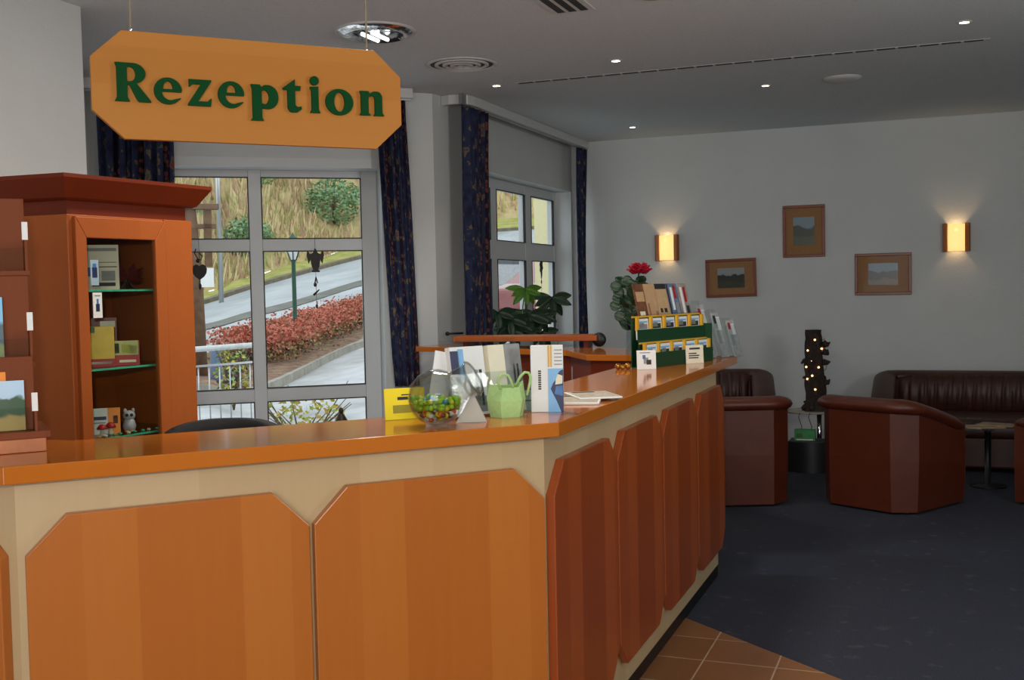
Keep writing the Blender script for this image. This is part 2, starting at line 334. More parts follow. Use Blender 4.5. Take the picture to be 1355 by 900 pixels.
# ================================================================ RECEPTION COUNTER
CT = 1.12
def off(poly, d, closed=False):
    """offset an open polyline to the left of its direction by d"""
    out = []
    for i, p in enumerate(poly):
        p = Vector(p); ns = []
        for a, b in ((i - 1, i), (i, i + 1)):
            if 0 <= a and b < len(poly):
                e = (Vector(poly[b]) - Vector(poly[a])).normalized(); ns.append(Vector((-e.y, e.x)))
        if len(ns) == 2:
            m = (ns[0] + ns[1]).normalized(); q = p + m * (d / m.dot(ns[0]))
        else: q = p + ns[0] * d
        out.append((q.x, q.y))
    return out
OUT = [(-3.55, 1.885), (-1.985, 1.885), (-1.010, 2.945), (-1.010, 5.92)]     # outer edge of the top, going left to right
counter = thing('reception_counter', 'long angled wooden reception counter with octagonal orange panels on pale wood', 'counter', (0, 0, 0))
inner = off(OUT, .415)
poly = OUT + inner[::-1]
MB().prism(poly, CT - .042, CT).build('countertop', M_top, counter, bevel=.0025)
b0 = off(OUT, .055); b1 = off(OUT, .085); b0[-1] = (b0[-1][0], 5.60); b1[-1] = (b1[-1][0], 5.60)
def seg_local(a, b):
    a = Vector((*a, 0)); b = Vector((*b, 0)); e = b - a; return a, math.atan2(e.y, e.x), e.length
for i, mt in ((0, M_pale), (1, M_pale), (2, M_pale)):
    a, rz, L = seg_local(b0[i], b0[i + 1])
    q = MB().box(0, L, 0, .03, .062, CT - .046)
    o = q.build('base_board', mt, counter); o.location = a; o.rotation_euler = (0, 0, rz)
    # recessed plinth
    p = MB().box(0.0, L, .003, .05, 0.0, .062).build('plinth', M_plinth, counter); p.location = a; p.rotation_euler = (0, 0, rz)
# end board closing the far end
bx(-1.40, -1.07, 5.565, 5.598, 0.062, CT - .045).build('end_board', M_pale, counter)
def octo(x0, x1, z0, z1, c): return [(x0 + c, z0), (x1 - c, z0), (x1, z0 + c), (x1, z1 - c), (x1 - c, z1), (x0 + c, z1), (x0, z1 - c), (x0, z0 + c)]
def panel(a, rz, x0, x1, m):
    # panel with its own origin so every panel shows its own leaves
    q = MB().plate(octo(0, x1 - x0, .155, .993, .092), -.028, 0.0)
    o = q.build('front_panel', m, counter, bevel=.003, bseg=2)
    o.location = Vector(a) + Matrix.Rotation(rz, 3, 'Z') @ Vector((x0, 0, 0)); o.rotation_euler = (0, 0, rz)
a, rz, L = seg_local(b0[1], b0[2])
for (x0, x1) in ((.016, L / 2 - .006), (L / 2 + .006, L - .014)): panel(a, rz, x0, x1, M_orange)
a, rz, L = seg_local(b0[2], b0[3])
for k in range(4): panel(a, rz, .008 + k * .676, .008 + (k + 1) * .676 - .014, M_side_shaded)
a, rz, L = seg_local(b0[0], b0[1])
panel(a, rz, L - .70, L - .025, M_orange); panel(a, rz, L - 1.40, L - .725, M_orange)
# worktop behind, under the raised top
wk = off(OUT, .42); wk2 = off(OUT, .85)
MB().prism(wk[1:] + wk2[:0:-1], .70, .74).build('inner_desk', M_cab, counter)

# ================================================================ REAR COUNTER (closes the desk towards the lounge)
rc = thing('rear_counter', 'low reddish wooden counter closing the desk behind, below the far window', 'counter', (0, 0, 0))
inn = [(-1.43, 5.95), (-1.86, 6.0), (-2.12, 6.43), (-2.95, 6.72)]; ou = [(-2.86, 7.0), (-1.98, 6.72), (-1.62, 6.32), (-1.30, 6.22)]
MB().prism(inn + ou, 0, 1.085).build('cabinet_body', M_cabdark, rc)
MB().prism([(-1.41, 5.93), (-1.875, 5.975), (-2.14, 6.40), (-3.375, 6.825), (-3.345, 7.16), (-3.28,7.16), (-3.12, 7.02), (-1.97, 6.75), (-1.60, 6.35), (-1.27, 6.24)], 1.085, 1.12).build('countertop', M_top, rc, bevel=.003)
bx(-.02, .02, -.02, .02, 0, 1.085).build('post', M_cabdark, rc).location = (-3.20, 6.86, 0)
o = bx(0, .10, 0, .012, .90, 1.02).build('notice_paper', M_grey, rc); o.location = (-2.105, 6.395, 0); o.rotation_euler = (0, 0, R(-19.5)); o['label'] = 'grey sheet'
rs = thing('raised_shelf', 'raised red-brown wooden shelf board with a round black end knob', 'shelf', (-2.96, 6.53, 0), R(7.5))
bx(0, .95, 0, .24, 1.165, 1.2).build('shelf_board', M_cab, rs, bevel=.003)
for x in (.06, .86): bx(x, x + .03, .03, .2, 1.12, 1.165).build('support', M_cabdark, rs)
o = MB(); o.T = xf((.955, .06, 1.170), 0, R(90)); o.lathe([(.0, -.02), (.035, -.018), (.046, 0), (.035, .018), (.0, .02)], 20); o.build('end_knob', M_blackpl, rs)
hk = MB(); hk.tube([(-3.36, 7.32, 1.187), (-3.30, 7.46, 1.185)], .007); hk.T = None
hk.ball((-3.36, 7.315, 1.187), .016); tag(hk.build('tieback_hook', M_darkiron), 'short black tieback hook beside the left curtain of the far window', 'hook')

# ================================================================ DISPLAY CABINET
cab = thing('display_cabinet', 'tall cherry corner cabinet with glazed door and flared cornice', 'cabinet', (-2.743, 2.92, 0), R(82))
CW, CD = .5625, .44
# hollow body: back, left, right, base, top
q = MB(); q.prism([(0, 0), (.03, .0), (-.045, .42), (-.075, .42)], 0, 1.787); q.prism([(CW - .025, 0), (CW, 0), (CW, .42), (CW - .025, .42)], 0, 1.787)
q.prism([(-.075, .42), (CW, .42), (CW, .44), (-.08, .44)], 0, 1.787); q.prism([(0, .002), (CW, .002), (CW, .42), (-.075, .42)], 1.765, 1.787)
q.prism([(0, .004), (CW, .004), (CW, .42), (-.075, .42)], 0, .08)
q.build('cabinet_body', M_cab, cab, bevel=.002)
# wide side cheek on the left
q = MB().prism([(-.0, -.0), (-.003, .0), (-.34 * .19 - .0, .0)], 0, .01)
q = MB(); q.prism([(0.0, 0), (.016, .0), (.016, .012), (0, .012)], 0, 1.787); q.build('corner_bead', M_cab, cab, bevel=.003)
q = MB().box(.425, CW, -.004, .016, .08, 1.787); q.build('fixed_stile', M_cab, cab, bevel=.002)
q = MB().prism([(.012, .014), (CW - .012, .014), (CW - .012, .43), (-.058, .43)], 1.787, 1.845); q.build('frieze', M_cabdark, cab)
# cornice: flared
def ring(o, z): return [(-o * .9, -o, z), (CW + o, -o, z), (CW + o, .44, z), (-.08 - o * 1.1, .44, z)]
vs = ring(.004, 1.835) + ring(.018, 1.842) + ring(.058, 1.905) + ring(.058, 1.918)
fs = []
for k in range(3):
    for i in range(4): fs.append((k * 4 + i, k * 4 + (i + 1) % 4, k * 4 + 4 + (i + 1) % 4, k * 4 + 4 + i))
fs += [(3, 2, 1, 0), (12, 13, 14, 15)]
MB().add(vs, fs, False).build('cornice', M_cabdark, cab)
dr = MB()
Z0, Z1, X0, X1, g0, g1, gz0, gz1 = .09, 1.78, .021, .42, .066, .37, .45, 1.708
q = MB()
for pl in ([(X0, Z0), (g0, gz0), (g0, gz1), (X0, Z1)], [(X1, Z0), (X1, Z1), (g1, gz1), (g1, gz0)], [(X0, Z1), (g0, gz1), (g1, gz1), (X1, Z1)], [(X0, Z0), (X1, Z0), (g1, gz0), (g0, gz0)]):
    q.plate(pl, -.016, .006)
door = q.build('cabinet_door', M_cab, cab, bevel=.003)
bx(g0, g1, -.008, -.004, gz0, gz1).build('door_glass', glass('cabinet_glass', (.9, .92, .9, 1)), door)
shelfm = glass('green_shelf_glass', (.62, .86, .76, 1), 1.5)
for z in (1.53, 1.252, 1.005):
    s = MB().prism([(.022, .03), (CW - .03, .03), (CW - .03, .41), (-.04, .41)], z - .007, z).build('glass_shelf', shelfm, cab)
    bx(.03, CW - .03, .024, .03, z - .007, z).build('shelf_edge', mat('green_glass_edge', rgb(70, 190, 150), .15, .8), s)
CM = Matrix.Translation((-2.743, 2.92, 0)) @ Matrix.Rotation(R(82), 4, 'Z')
def cabloc(x, y, z): return CM @ Vector((x, y, z))
FA = R(82 - 41)   # rotation facing the door opening obliquely
def card(name, label, cat, loc, rz, w, h, t, m, marks=(), tilt=0, group=None, mm=None):
    """upright card or box, front towards local -y; marks: (x0,x1,z0,z1,material) printed patches on the front"""
    r = thing(name, label, cat, loc, rz, group)
    T = Matrix.Rotation(tilt, 4, 'X')
    b = MB(); b.T = T; b.box(-w / 2, w / 2, 0, t, 0, h); b.build('card_body', m, r)
    for (x0, x1, z0, z1, mt) in marks:
        q = MB(); q.T = T; q.box(x0 * w - w / 2, x1 * w - w / 2, -.0009, 0.0, z0 * h, z1 * h); q.build('print', mt, r)
    return r
# top shelf
card('travel_leaflet', 'pale leaflet with printed lines leaning on the top glass shelf of the cabinet', 'leaflet', cabloc(.245, .14, 1.5305), FA, .135, .165, .004, M_cream,
     [(.05, .95, .86, .93, M_grey), (.45, .95, .60, .62, M_grey), (.5, .95, .5, .52, M_ink), (.05, .3, .3, .5, M_blue), (.55, .9, .2, .42, M_grey), (.3, .9, .08, .16, M_ink)], tilt=R(-6))
st = thing('metal_star_ornament', 'dark crossed-leaf metal ornament on the top glass shelf', 'ornament', cabloc(.335, .10, 1.5305), FA)
for an, ln in ((38, .075), (66, .07), (114, .07), (142, .075), (4, .06), (176, .06)):
    q = MB(); a_ = R(an); c_ = (0, 0, .035)
    d = Vector((math.cos(a_), 0, math.sin(a_))); p_ = Vector((-d.z, 0, d.x))
    P = [Vector(c_), Vector(c_) + d * ln * .55 + p_ * .011, Vector(c_) + d * ln, Vector(c_) + d * ln * .55 - p_ * .011]
    q.add([tuple(v + Vector((0, -.003, 0))) for v in P] + [tuple(v + Vector((0, .003, 0))) for v in P], [(0, 1, 2, 3), (7, 6, 5, 4), (0, 4, 5, 1), (1, 5, 6, 2), (2, 6, 7, 3), (3, 7, 4, 0)])
    q.build('blade', mat('dark_maroon_metal', rgb(70, 16, 18), .8, .1), st)
q = MB(); q.tube([(0, 0, .035), (-.025, -.012, 0.002)], .004); q.tube([(0, 0, .035), (.025, -.012, 0.002)], .004); q.tube([(0, 0, .035), (0, .02, .002)], .004); q.build('leg_tripod', M_darkiron, st)
card('price_tag', 'white hanging tag with a small blue figure on the cabinet glass', 'tag', cabloc(.104, -.0125, 1.432), R(82), .038, .088, .003, M_paper,
     [(.3, .7, .25, .55, M_navy), (.4, .6, .55, .75, M_blue), (.2, .8, .85, .9, M_grey)])
card('window_sticker', 'small blue and white sticker on the cabinet glass above the hanging tag', 'sticker', cabloc(.098, -.0105, 1.545), R(82), .034, .088, .0015, mat('sticker_paper', rgb(150, 176, 190), .6),
     [(.2, .8, .3, .7, M_navy), (.3, .7, .7, .85, M_blue)])
# middle shelf
card('red_gift_box', 'dark red gift box standing behind the yellow box in the cabinet', 'box', cabloc(.275, .175, 1.2525), FA, .105, .175, .05, mat('dark_red_card', rgb(112, 22, 22), .4), [(.45, .95, .80, .93, M_cream)])
card('yellow_snack_box', 'yellow box with red foot and green fruit print on the middle cabinet shelf', 'box', cabloc(.20, .10, 1.2525), FA, .10, .145, .04, mat('yellow_box_card', rgb(226, 190, 34), .4),
     [(0, 1, 0, .2, M_red), (0, .35, .85, 1.0, M_leaf), (0, .14, .2, .6, M_ink), (.2, .9, .07, .13, M_cream)])
card('lime_card', 'small card with limes over a red band on the middle cabinet shelf', 'card', cabloc(.30, .075, 1.2525), FA, .088, .090, .012, M_red,
     [(0, .95, .42, 1, mat('pale_green_print', rgb(176, 186, 120), .5)), (.3, .62, .5, .85, mat('lime_print', rgb(206, 210, 90), .5)), (.6, .9, .46, .8, mat('lime_print', rgb(206, 210, 90), .5)), (0, .2, .5, .9, M_ink), (.2, .85, .12, .22, M_cream)])
# bottom shelf
card('white_orange_leaflet', 'white and orange leaflet on the bottom cabinet shelf', 'leaflet', cabloc(.215, .12, 1.0055), FA, .125, .095, .004, M_paper,
     [(.66, 1, 0, 1, M_orangeprint), (0, .22, .55, .85, M_navy), (.28, .62, .55, .68, M_navy), (.28, .6, .42, .46, M_grey), (.8, .93, .4, .7, M_ink)], tilt=R(-8))
for k, (x, y, s) in enumerate(((.176, .075, .95), (.222, .085, 1.0))):
    r = thing('red_mushroom_figurine', ('left one' if k == 0 else 'right one') + ' of two small red figurines in front of the white and orange leaflet', 'figurine', cabloc(x, y, 1.0055), FA, 'red figurines in the cabinet')
    MB().lathe([(.008, 0), (.009, .006), (.006, .02), (.006, .026)], 12).build('stem', M_cream, r)
    MB().lathe([(.001, .046 * s), (.010, .043 * s), (.017, .034 * s), (.019, .026), (.006, .024)], 16).build('cap', M_red, r)
ow = thing('owl_figurine', 'small pale grey owl figurine on the bottom cabinet shelf', 'figurine', cabloc(.300, .075, 1.0055), FA)
M_owl = mat('pale_porcelain', rgb(176, 176, 184), .35, noise=.12, scale=60)
MB().lathe([(.010, 0), (.020, .008), (.024, .024), (.019, .042), (.014, .05)], 16).build('body', M_owl, ow)
q = MB(); q.ball((0, 0, .062), .022, (1, .9, .85)); q.ball((-.014, 0, .080), .006, (1, .6, 1.4)); q.ball((.014, 0, .080), .006, (1, .6, 1.4)); q.build('head', M_owl, ow)
for sx in (-1, 1): q = MB().ball((sx * .008, -.019, .065), .006, (1, .5, 1)); q.build('eye', M_ink, ow)
for sx in (-1, 1): q = MB().ball((sx * .010, -.014, .005), .008, (1, 1.2, .6)); q.build('foot', M_orangeprint, ow)
for k in range(9):
    x = .13 + k * .033; y = .038 + (k % 2) * .006
    c = [M_orangeprint, mat('green_glass_bead', rgb(60, 170, 120), .1, .8), M_cream][(0, 2, 1, 1, 2, 1, 1, 2, 1)[k]]
    o = MB().ball((0, 0, .005), .0075, (1.2, .8, .65), 8, 6).build('glass_pebble', c); o.location = cabloc(x, y, 1.0052)
    tag(o, 'tiny glass pebble lined up along the front of the bottom cabinet shelf', 'pebble', 'glass pebbles along the bottom cabinet shelf')

# ================================================================ POSTCARD RACK ON THE COUNTER (left edge)
pr = thing('postcard_rack', 'brown wooden three-tier postcard rack standing on the left end of the counter', 'rack', (-2.084, 2.12, CT), R(50))
bx(-.34, 0, 0, .26, 0.0005, .034).build('base_block', mat('light_beech', rgb(176, 108, 66), .4), pr, bevel=.002)
bx(-.40, .012, .0, .25, .034, .052).build('base_board', M_brown, pr, bevel=.002)
tiers = [(-.018, .03, .052, .165), (-.016, .095, .222, .20), (-.014, .16, .455, .17)]   # right end x, y of card, z ledge, card height
for k, (xe, y, z, h) in enumerate(tiers):
    q = MB(); q.box(-.40, xe, y + .03, y + .045, .04, z + h + .02); q.build('back_board', M_brown, pr, bevel=.002)
    if k: bx(-.40, xe + .004, y - .022, y + .03, z - .012, z).build('ledge', M_brown, pr)
    bx(xe - .006, xe, y - .02, y + .03, z, z + (.05, .08, .08)[k]).build('side_cheek', M_brown, pr)
    bx(-.40, xe - .006, y - .020, y - .017, z, z + .06).build('front_pane', M_clear, pr)
for k, (xe, y, z, h) in enumerate(tiers):
    o = bx(-.0075, .0065, 0, .002, 0, .046).build('white_label', M_paper, pr); o.location = (xe - .004, y - .0225, z + (.050, .080, .080)[k]); o['label'] = 'white label'
RM = Matrix.Translation((-2.084, 2.12, CT)) @ Matrix.Rotation(R(50), 4, 'Z')
def landscape_mat(name, sky, hill, ground, h, seed=0.0):
    m, t, b = nt(name)
    tc = t.nodes.new('ShaderNodeTexCoord'); sp = t.nodes.new('ShaderNodeSeparateXYZ'); lk(t, tc.outputs['Object'], sp.inputs[0])
    n = t.nodes.new('ShaderNodeTexNoise'); n.inputs['Scale'].default_value = 2.6 / h; n.inputs['Detail'].default_value = 6
    mp = t.nodes.new('ShaderNodeMapping'); mp.inputs['Location'].default_value = (seed, seed * 2, 0); lk(t, tc.outputs['Object'], mp.inputs[0]); lk(t, mp.outputs[0], n.inputs[0])
    a = t.nodes.new('ShaderNodeMath'); a.operation = 'MULTIPLY_ADD'; a.inputs[1].default_value = 1 / h; a.inputs[2].default_value = -.26; lk(t, sp.outputs['Z'], a.inputs[0])
    c = t.nodes.new('ShaderNodeMath'); c.operation = 'MULTIPLY_ADD'; c.inputs[1].default_value = .52; lk(t, n.outputs['Fac'], c.inputs[0]); lk(t, a.outputs[0], c.inputs[2])
    r = t.nodes.new('ShaderNodeValToRGB'); lk(t, c.outputs[0], r.inputs[0]); e = r.color_ramp.elements
    e[0].position = .10; e[0].color = ground; e[1].position = .95; e[1].color = sky
    for p, cc in ((.26, ground), (.34, hill), (.62, hill), (.68, sky)): x = e.new(p); x.color = cc
    lk(t, r.outputs[0], b.inputs['Base Color']); b.inputs['Roughness'].default_value = .3; return m
pc = [('postcard', 'postcard of a blue lake and trees in the middle tier of the rack', -.150, 1, .14, .165, landscape_mat('lake_postcard', rgb(110, 186, 226), rgb(28, 70, 84), rgb(120, 130, 60), .165, 1), 0),
      ('postcard', 'postcard of a green forest and yellow meadow in the bottom tier of the rack', -.105, 0, .125, .125, landscape_mat('forest_postcard', rgb(176, 206, 230), rgb(34, 74, 36), rgb(168, 140, 70), .125, 5), 0),
      ('postcard', 'yellow and green postcard in the top tier of the rack at the picture edge', -.195, 2, .14, .12, landscape_mat('meadow_postcard', rgb(200, 190, 60), rgb(90, 120, 40), rgb(70, 80, 40), .12, 9), 0)]
for nm, lb, xc, k, w_, h_, m_, _ in pc:
    xe, y, z, h = tiers[k]
    o = MB().box(-w_ / 2, w_ / 2, 0, .0015, 0, h_).build(nm, m_); o.location = RM @ Vector((xc, y + .012, z + .001)); o.rotation_euler = (R(-3), 0, R(50)); tag(o, lb, 'postcard', 'postcards in the rack')
o = bx(-.02, .02, 0, .001, 0, .040).build('orange_price_label', M_orangeprint, pr); o.location = (-.138, .1285 - .0, .176); o['label'] = 'orange label'
o.location = (-.103, .0575, .160)

# ================================================================ HANGING SIGN
SGC = (-1.9215, 2.8345, 2.1085)
sg = thing('reception_sign', 'orange octagonal wooden sign reading Rezeption in green letters, hung on two cords', 'sign', SGC, R(47.6))
hw, hh, cx, cz = .465, .154, .086, .079
MB().plate([(-hw, -hh + cz), (-hw + cx, -hh), (hw - cx, -hh), (hw, -hh + cz), (hw, hh - cz), (hw - cx, hh), (-hw + cx, hh), (-hw, hh - cz)], -.011, .011).build('sign_board', M_signw, sg, bevel=.0015)
for x in (-.352, .358):
    MB().tube([(x, 0, hh - .002), (x, 0, CEIL - SGC[2] + .0)], .0028, 6).build('cord', mat('tan_cord', rgb(150, 138, 112), .8), sg)
    q = MB(); q.tube([(x, 0, hh - .004), (x, 0, hh + .012)], .004, 8); q.build('screw_eye', M_chrome, sg)
def arc(cx_, cz_, rx, rz_, a0, a1, n=14): return [(cx_ + rx * math.cos(R(a0 + (a1 - a0) * i / n)), cz_ + rz_ * math.sin(R(a0 + (a1 - a0) * i / n))) for i in range(n + 1)]
# glyph outlines in a unit box (x right, z up), heavy flared serif letters
G = {}
G['R'] = [[(.02, 1), (.50, 1)] + arc(.50, .735, .36, .265, 88, -60, 12) + [(.60, .48), (.99, .04), (.99, 0), (.66, 0), (.60, .06), (.40, .44), (.345, .44), (.345, .12), (.40, .02), (.40, 0), (.0, 0), (.0, .02), (.055, .12), (.055, .88), (.02, .97)],
          [(.345, .90), (.42, .90)] + arc(.42, .71, .155, .19, 80, -80, 10) + [(.345, .52)]]
def ge():
    outer = arc(.52, .5, .50, .5, 8, 312, 30)                       # from right end round the top and left to lower right
    innerlow = arc(.60, .47, .30, .31, 300, 188, 10)
    return [outer + [(.97, .22), (.97, .26), (.90, .24)] + innerlow + [(.30, .47), (1.0, .47)], arc(.52, .60, .17, .27, 0, 180, 12)[::1] + [(.355, .57), (.69, .57)]]
G['e'] = ge()
G['z'] = [[(.08, 1), (.97, 1), (.97, .94), (.44, .18), (.80, .18), (.93, .30), (.97, .30), (.93, 0), (.02, 0), (.02, .06), (.55, .82), (.24, .82), (.12, .72), (.08, .72)]]
# p: box goes from descender foot to x-height
G['p'] = [[(.02, .99), (.34, .99), (.38, .92), (.50, .985), (.66, .99)] + arc(.62, .66, .38, .33, 70, -80, 16) + [(.55, .33), (.40, .36), (.40, .08), (.45, .02), (.45, 0), (.0, 0), (.0, .02), (.06, .08), (.06, .88), (.02, .95)],
          [(.40, .82)] + arc(.47, .655, .19, .20, 85, -80, 12) + [(.40, .48)]]
G['t'] = [[(.30, .84), (.66, 1.0), (.66, .80), (.97, .80), (.93, .66), (.66, .66), (.66, .26)] + arc(.80, .26, .14, .10, 180, 270, 5) + [(.97, .19), (.99, .10), (.76, .0), (.55, -.01)] + arc(.52, .17, .26, .18, 265, 185, 5) + [(.26, .66), (.04, .66), (.02, .72)]]
G['i'] = [[(.04, .70), (.84, .72), (.84, .10), (.98, .02), (.98, 0), (.02, 0), (.02, .02), (.16, .10), (.16, .60), (.04, .66)], arc(.48, .87, .44, .125, 0, 345, 16)]
G['o'] = [arc(.5, .5, .5, .5, 0, 350, 28), arc(.5, .5, .19, .37, 0, 345, 20)]
G['n'] = [[(.02, .98), (.36, .99), (.40, .88), (.56, .985), (.70, .99)] + arc(.70, .74, .22, .25, 80, 0, 7) + [(.92, .12), (.99, .02), (.99, 0), (.56, 0), (.56, .02), (.62, .10), (.62, .66)] + arc(.53, .68, .09, .12, 0, 90, 5) + [(.42, .78), (.36, .72), (.36, .12), (.43, .02), (.43, 0), (.0, 0), (.0, .02), (.06, .12), (.06, .86), (.02, .94)]]
boxes = [('R', -.403, .061, -.304, -.049), ('e', -.298, .026, -.219, -.051), ('z', -.203, .026, -.131, -.051), ('e', -.116, .027, -.038, -.052), ('p', -.018, .024, .066, -.085), ('t', .079, .046, .138, -.054), ('i', .164, .060, .196, -.053), ('o', .213, .025, .302, -.056), ('n', .323, .025, .404, -.052)]
for ch, x0, z1, x1, z0 in boxes:
    cu = bpy.data.curves.new('letter', 'CURVE'); cu.dimensions = '2D'; cu.fill_mode = 'BOTH'; cu.extrude = .004; cu.bevel_depth = 0
    for pts in G[ch]:
        sp_ = cu.splines.new('POLY'); sp_.points.add(len(pts) - 1); sp_.use_cyclic_u = True
        for i, (x, z) in enumerate(pts): sp_.points[i].co = (x0 + (x1 - x0) * x, z0 + (z1 - z0) * z, 0, 1)
    tmp = bpy.data.objects.new('tmp', cu); COL.objects.link(tmp)
    bpy.context.view_layer.update()
    me = bpy.data.meshes.new_from_object(tmp.evaluated_get(bpy.context.evaluated_depsgraph_get())); bpy.data.objects.remove(tmp); bpy.data.curves.remove(cu)
    me.name = 'letter'; me.materials.clear(); me.materials.append(M_green)
    o = bpy.data.objects.new('letter', me); COL.objects.link(o); o.parent = sg; o.rotation_euler = (R(90), 0, 0); o.location = (0, -.019, 0)
    # pins holding the letter off the board
    q = MB(); q.tube([((x0 * .75 + x1 * .25), -.0155, z0 * .8 + z1 * .2), ((x0 * .75 + x1 * .25), -.011, z0 * .8 + z1 * .2)], .002, 6); q.build('pin', M_steel, sg)

# ================================================================ OFFICE CHAIR
oc = thing('office_chair', 'black office chair behind the reception counter, only its backrest top showing', 'chair', (-2.27, 3.05, 0), R(202))
q = MB(); q.grid(lambda u, v: ((u - .5) * .46 * (1 - .25 * (2 * abs(u - .5)) ** 6 * v), -.20 + .10 * (2 * (u - .5)) ** 2, .62 + .445 * v - .05 * (2 * abs(u - .5)) ** 3 * v), 20, 10)
q.build('backrest', M_black, oc, solid=.05, bevel=0)
q = MB(); q.prism([(-.24, -.2), (.24, -.2), (.26, .05), (.2, .26), (-.2, .26), (-.26, .05)], .43, .51); q.build('seat', M_black, oc, bevel=.03, bseg=3)
MB().tube([(0, 0, .09), (0, 0, .43)], .03, 12).build('gas_column', M_blackpl, oc)
MB().tube([(0, -.05, .42), (0, -.25, .44), (0, -.27, .75)], .018, 8).build('back_bar', M_blackpl, oc)
for k in range(5):
    a = R(72 * k + 10); MB().tube([(0, 0, .10), (.28 * math.cos(a), .28 * math.sin(a), .065)], [.024, .014], 8).build('foot_spoke', M_blackpl, oc)
    q = MB(); q.T = xf((.28 * math.cos(a), .28 * math.sin(a), .027), a, R(90)); q.lathe([(.0, -.02), (.024, -.018), (.026, 0), (.024, .018), (0, .02)], 14); q.build('castor', M_blackpl, oc)

# ================================================================ THINGS ON THE COUNTER
c = card('yellow_notice_card', 'bright yellow notice card standing behind the round candy jar', 'card', (-1.485, 2.92, CT + .0005), R(45), .125, .093, .004, M_yellow,
     [(.42, .66, .76, .80, M_ink), (.32, .60, .62, .72, M_ink), (.64, .9, .62, .72, M_ink), (.2, 1.0, .20, .46, mat('olive_print', rgb(150, 142, 40), .5))], tilt=R(-4))
# candy jar: tilted globe with a wide neck
jar = thing('candy_jar', 'round clear glass jar lying tilted with its neck up, filled with colourful sweets', 'jar', (-1.325, 2.80, CT), R(21))
rb = .079
prof = [(.0, -.079), (.02, -.0765), (.045, -.065), (.066, -.0435), (.077, -.015), (.078, .015), (.068, .042), (.052, .060), (.045, .070), (.043, .090), (.044, .115), (.051, .124)]
q = MB(); q.T = xf((0, 0, rb + .001)) @ Matrix.Rotation(R(62), 4, 'Y') @ Matrix.Rotation(R(14), 4, 'X'); q.lathe(prof, 36, caps=False)
jg = q.build('jar_glass', glass('jar_glass', (.84, .85, .84, 1), 1.75), jar, solid=.0035)
q = MB(); TT = q.T
ring_ = []
T2 = xf((0, 0, rb + .001)) @ Matrix.Rotation(R(62), 4, 'Y') @ Matrix.Rotation(R(14), 4, 'X')
q = MB(); q.T = T2; q.tube([(.0475 * math.cos(2 * math.pi * k / 24), .0475 * math.sin(2 * math.pi * k / 24), .124) for k in range(25)], .0035, 6, cap=False); q.build('rim', glass('rim_glass', (.75, .78, .78, 1), 1.7), jar)
cols_ = [rgb(150, 200, 30), rgb(120, 180, 30), rgb(210, 200, 40), rgb(60, 150, 190), rgb(200, 90, 30), rgb(210, 210, 205), rgb(170, 60, 40), rgb(90, 60, 50)]
cm = [mat('sweet_%d' % i, c_, .3, .6, noise=.1) for i, c_ in enumerate(cols_)]
q = MB(); rr = random.Random(3)
n = 0
while n < 230:
    p = Vector((rr.uniform(-1, 1), rr.uniform(-1, 1), rr.uniform(-1, .02)))
    if p.length > 1: continue
    p *= .067; hz = p.z / .067
    q.m = rr.choice([0, 0, 1, 2, 3, 0]) if hz > -.45 else rr.choice([4, 4, 5, 6, 7, 2, 5])
    q.ball((p.x, p.y, rb + p.z), rr.uniform(.007, .0105), (rr.uniform(.8, 1.3), rr.uniform(.8, 1.2), rr.uniform(.6, 1)), 7, 5); n += 1
sw = q.build('sweets', cm); sw.location = (-1.325, 2.80, CT); sw.rotation_euler = (0, 0, 0)
tag(sw, 'colourful wrapped sweets filling the lower half of the round jar', 'sweets', kind='stuff')
# white folded card under the jar neck
r = thing('folded_white_card', 'small white triangular folded card beside the jar neck', 'card', (-1.262, 2.90, CT), R(25))
MB().plate([(-.045, 0.0005), (.045, 0.0005), (.005, .088)], -.02, -.0185).build('card_face', M_cream, r)
q = MB(); q.add([(-.045, -.02, .0005), (.045, -.02, .0005), (.005, -.02, .088), (.0, .028, .0005)], [(0, 3, 2), (1, 2, 3), (0, 2, 1), (0, 1, 3)]); q.build('card_back', M_paper, r)
# acrylic leaflet holder with two pockets
hd = thing('leaflet_holder', 'clear acrylic two-pocket leaflet holder behind the green felt bag', 'holder', (-1.276, 3.080, CT), R(59.5))
Th = Matrix.Rotation(R(-9), 4, 'X')
q = MB(); q.T = Th; q.box(-.145, .145, .02, .023, .001, .236); q.build('back_panel', M_clear, hd, bevel=.001)
q = MB(); q.T = Th; q.box(-.145, .145, -.02, -.017, .001, .13); q.build('front_panel', M_clear, hd, bevel=.001)
q = MB(); q.T = Th
for x in (-.145, -.0015, .142): q.box(x, x + .003, -.017, .02, .001, .13)
q.build('divider', M_clear, hd)
for k, (xc, lb) in enumerate(((-.072, 'white and blue leaflets in the left pocket of the acrylic holder'), (.070, 'cream and grey leaflets in the right pocket of the acrylic holder'))):
    r = thing('leaflet_stack', lb, 'leaflets', Matrix.Translation((-1.276, 3.080, CT)) @ Matrix.Rotation(R(59.5), 4, 'Z') @ Vector((xc, 0, 0)), R(59.5), 'leaflets in the acrylic holder')
    q = MB(); q.T = Th; q.box(-.062, .062, -.012, .012, .004, .212); q.build('leaflet_paper', M_paper if k == 0 else M_cream, r)
    if k == 0: L = [(-.062, -.030, .10, .2, M_navy), (-.034, -.014, .11, .205, M_sky), (.02, .034, .03, .14, M_grey), (.038, .048, .03, .14, M_ink), (-.03, .055, .012, .06, M_grey)]
    else: L = [(0.0, .062, .05, .212, M_grey), (.028, .036, .06, .15, M_ink), (.042, .05, .06, .15, M_ink)]
    for (x0, x1, z0, z1, mt) in L:
        q = MB(); q.T = Th; q.box(x0, x1, -.0131, -.012, z0, z1); q.build('print', mt, r)
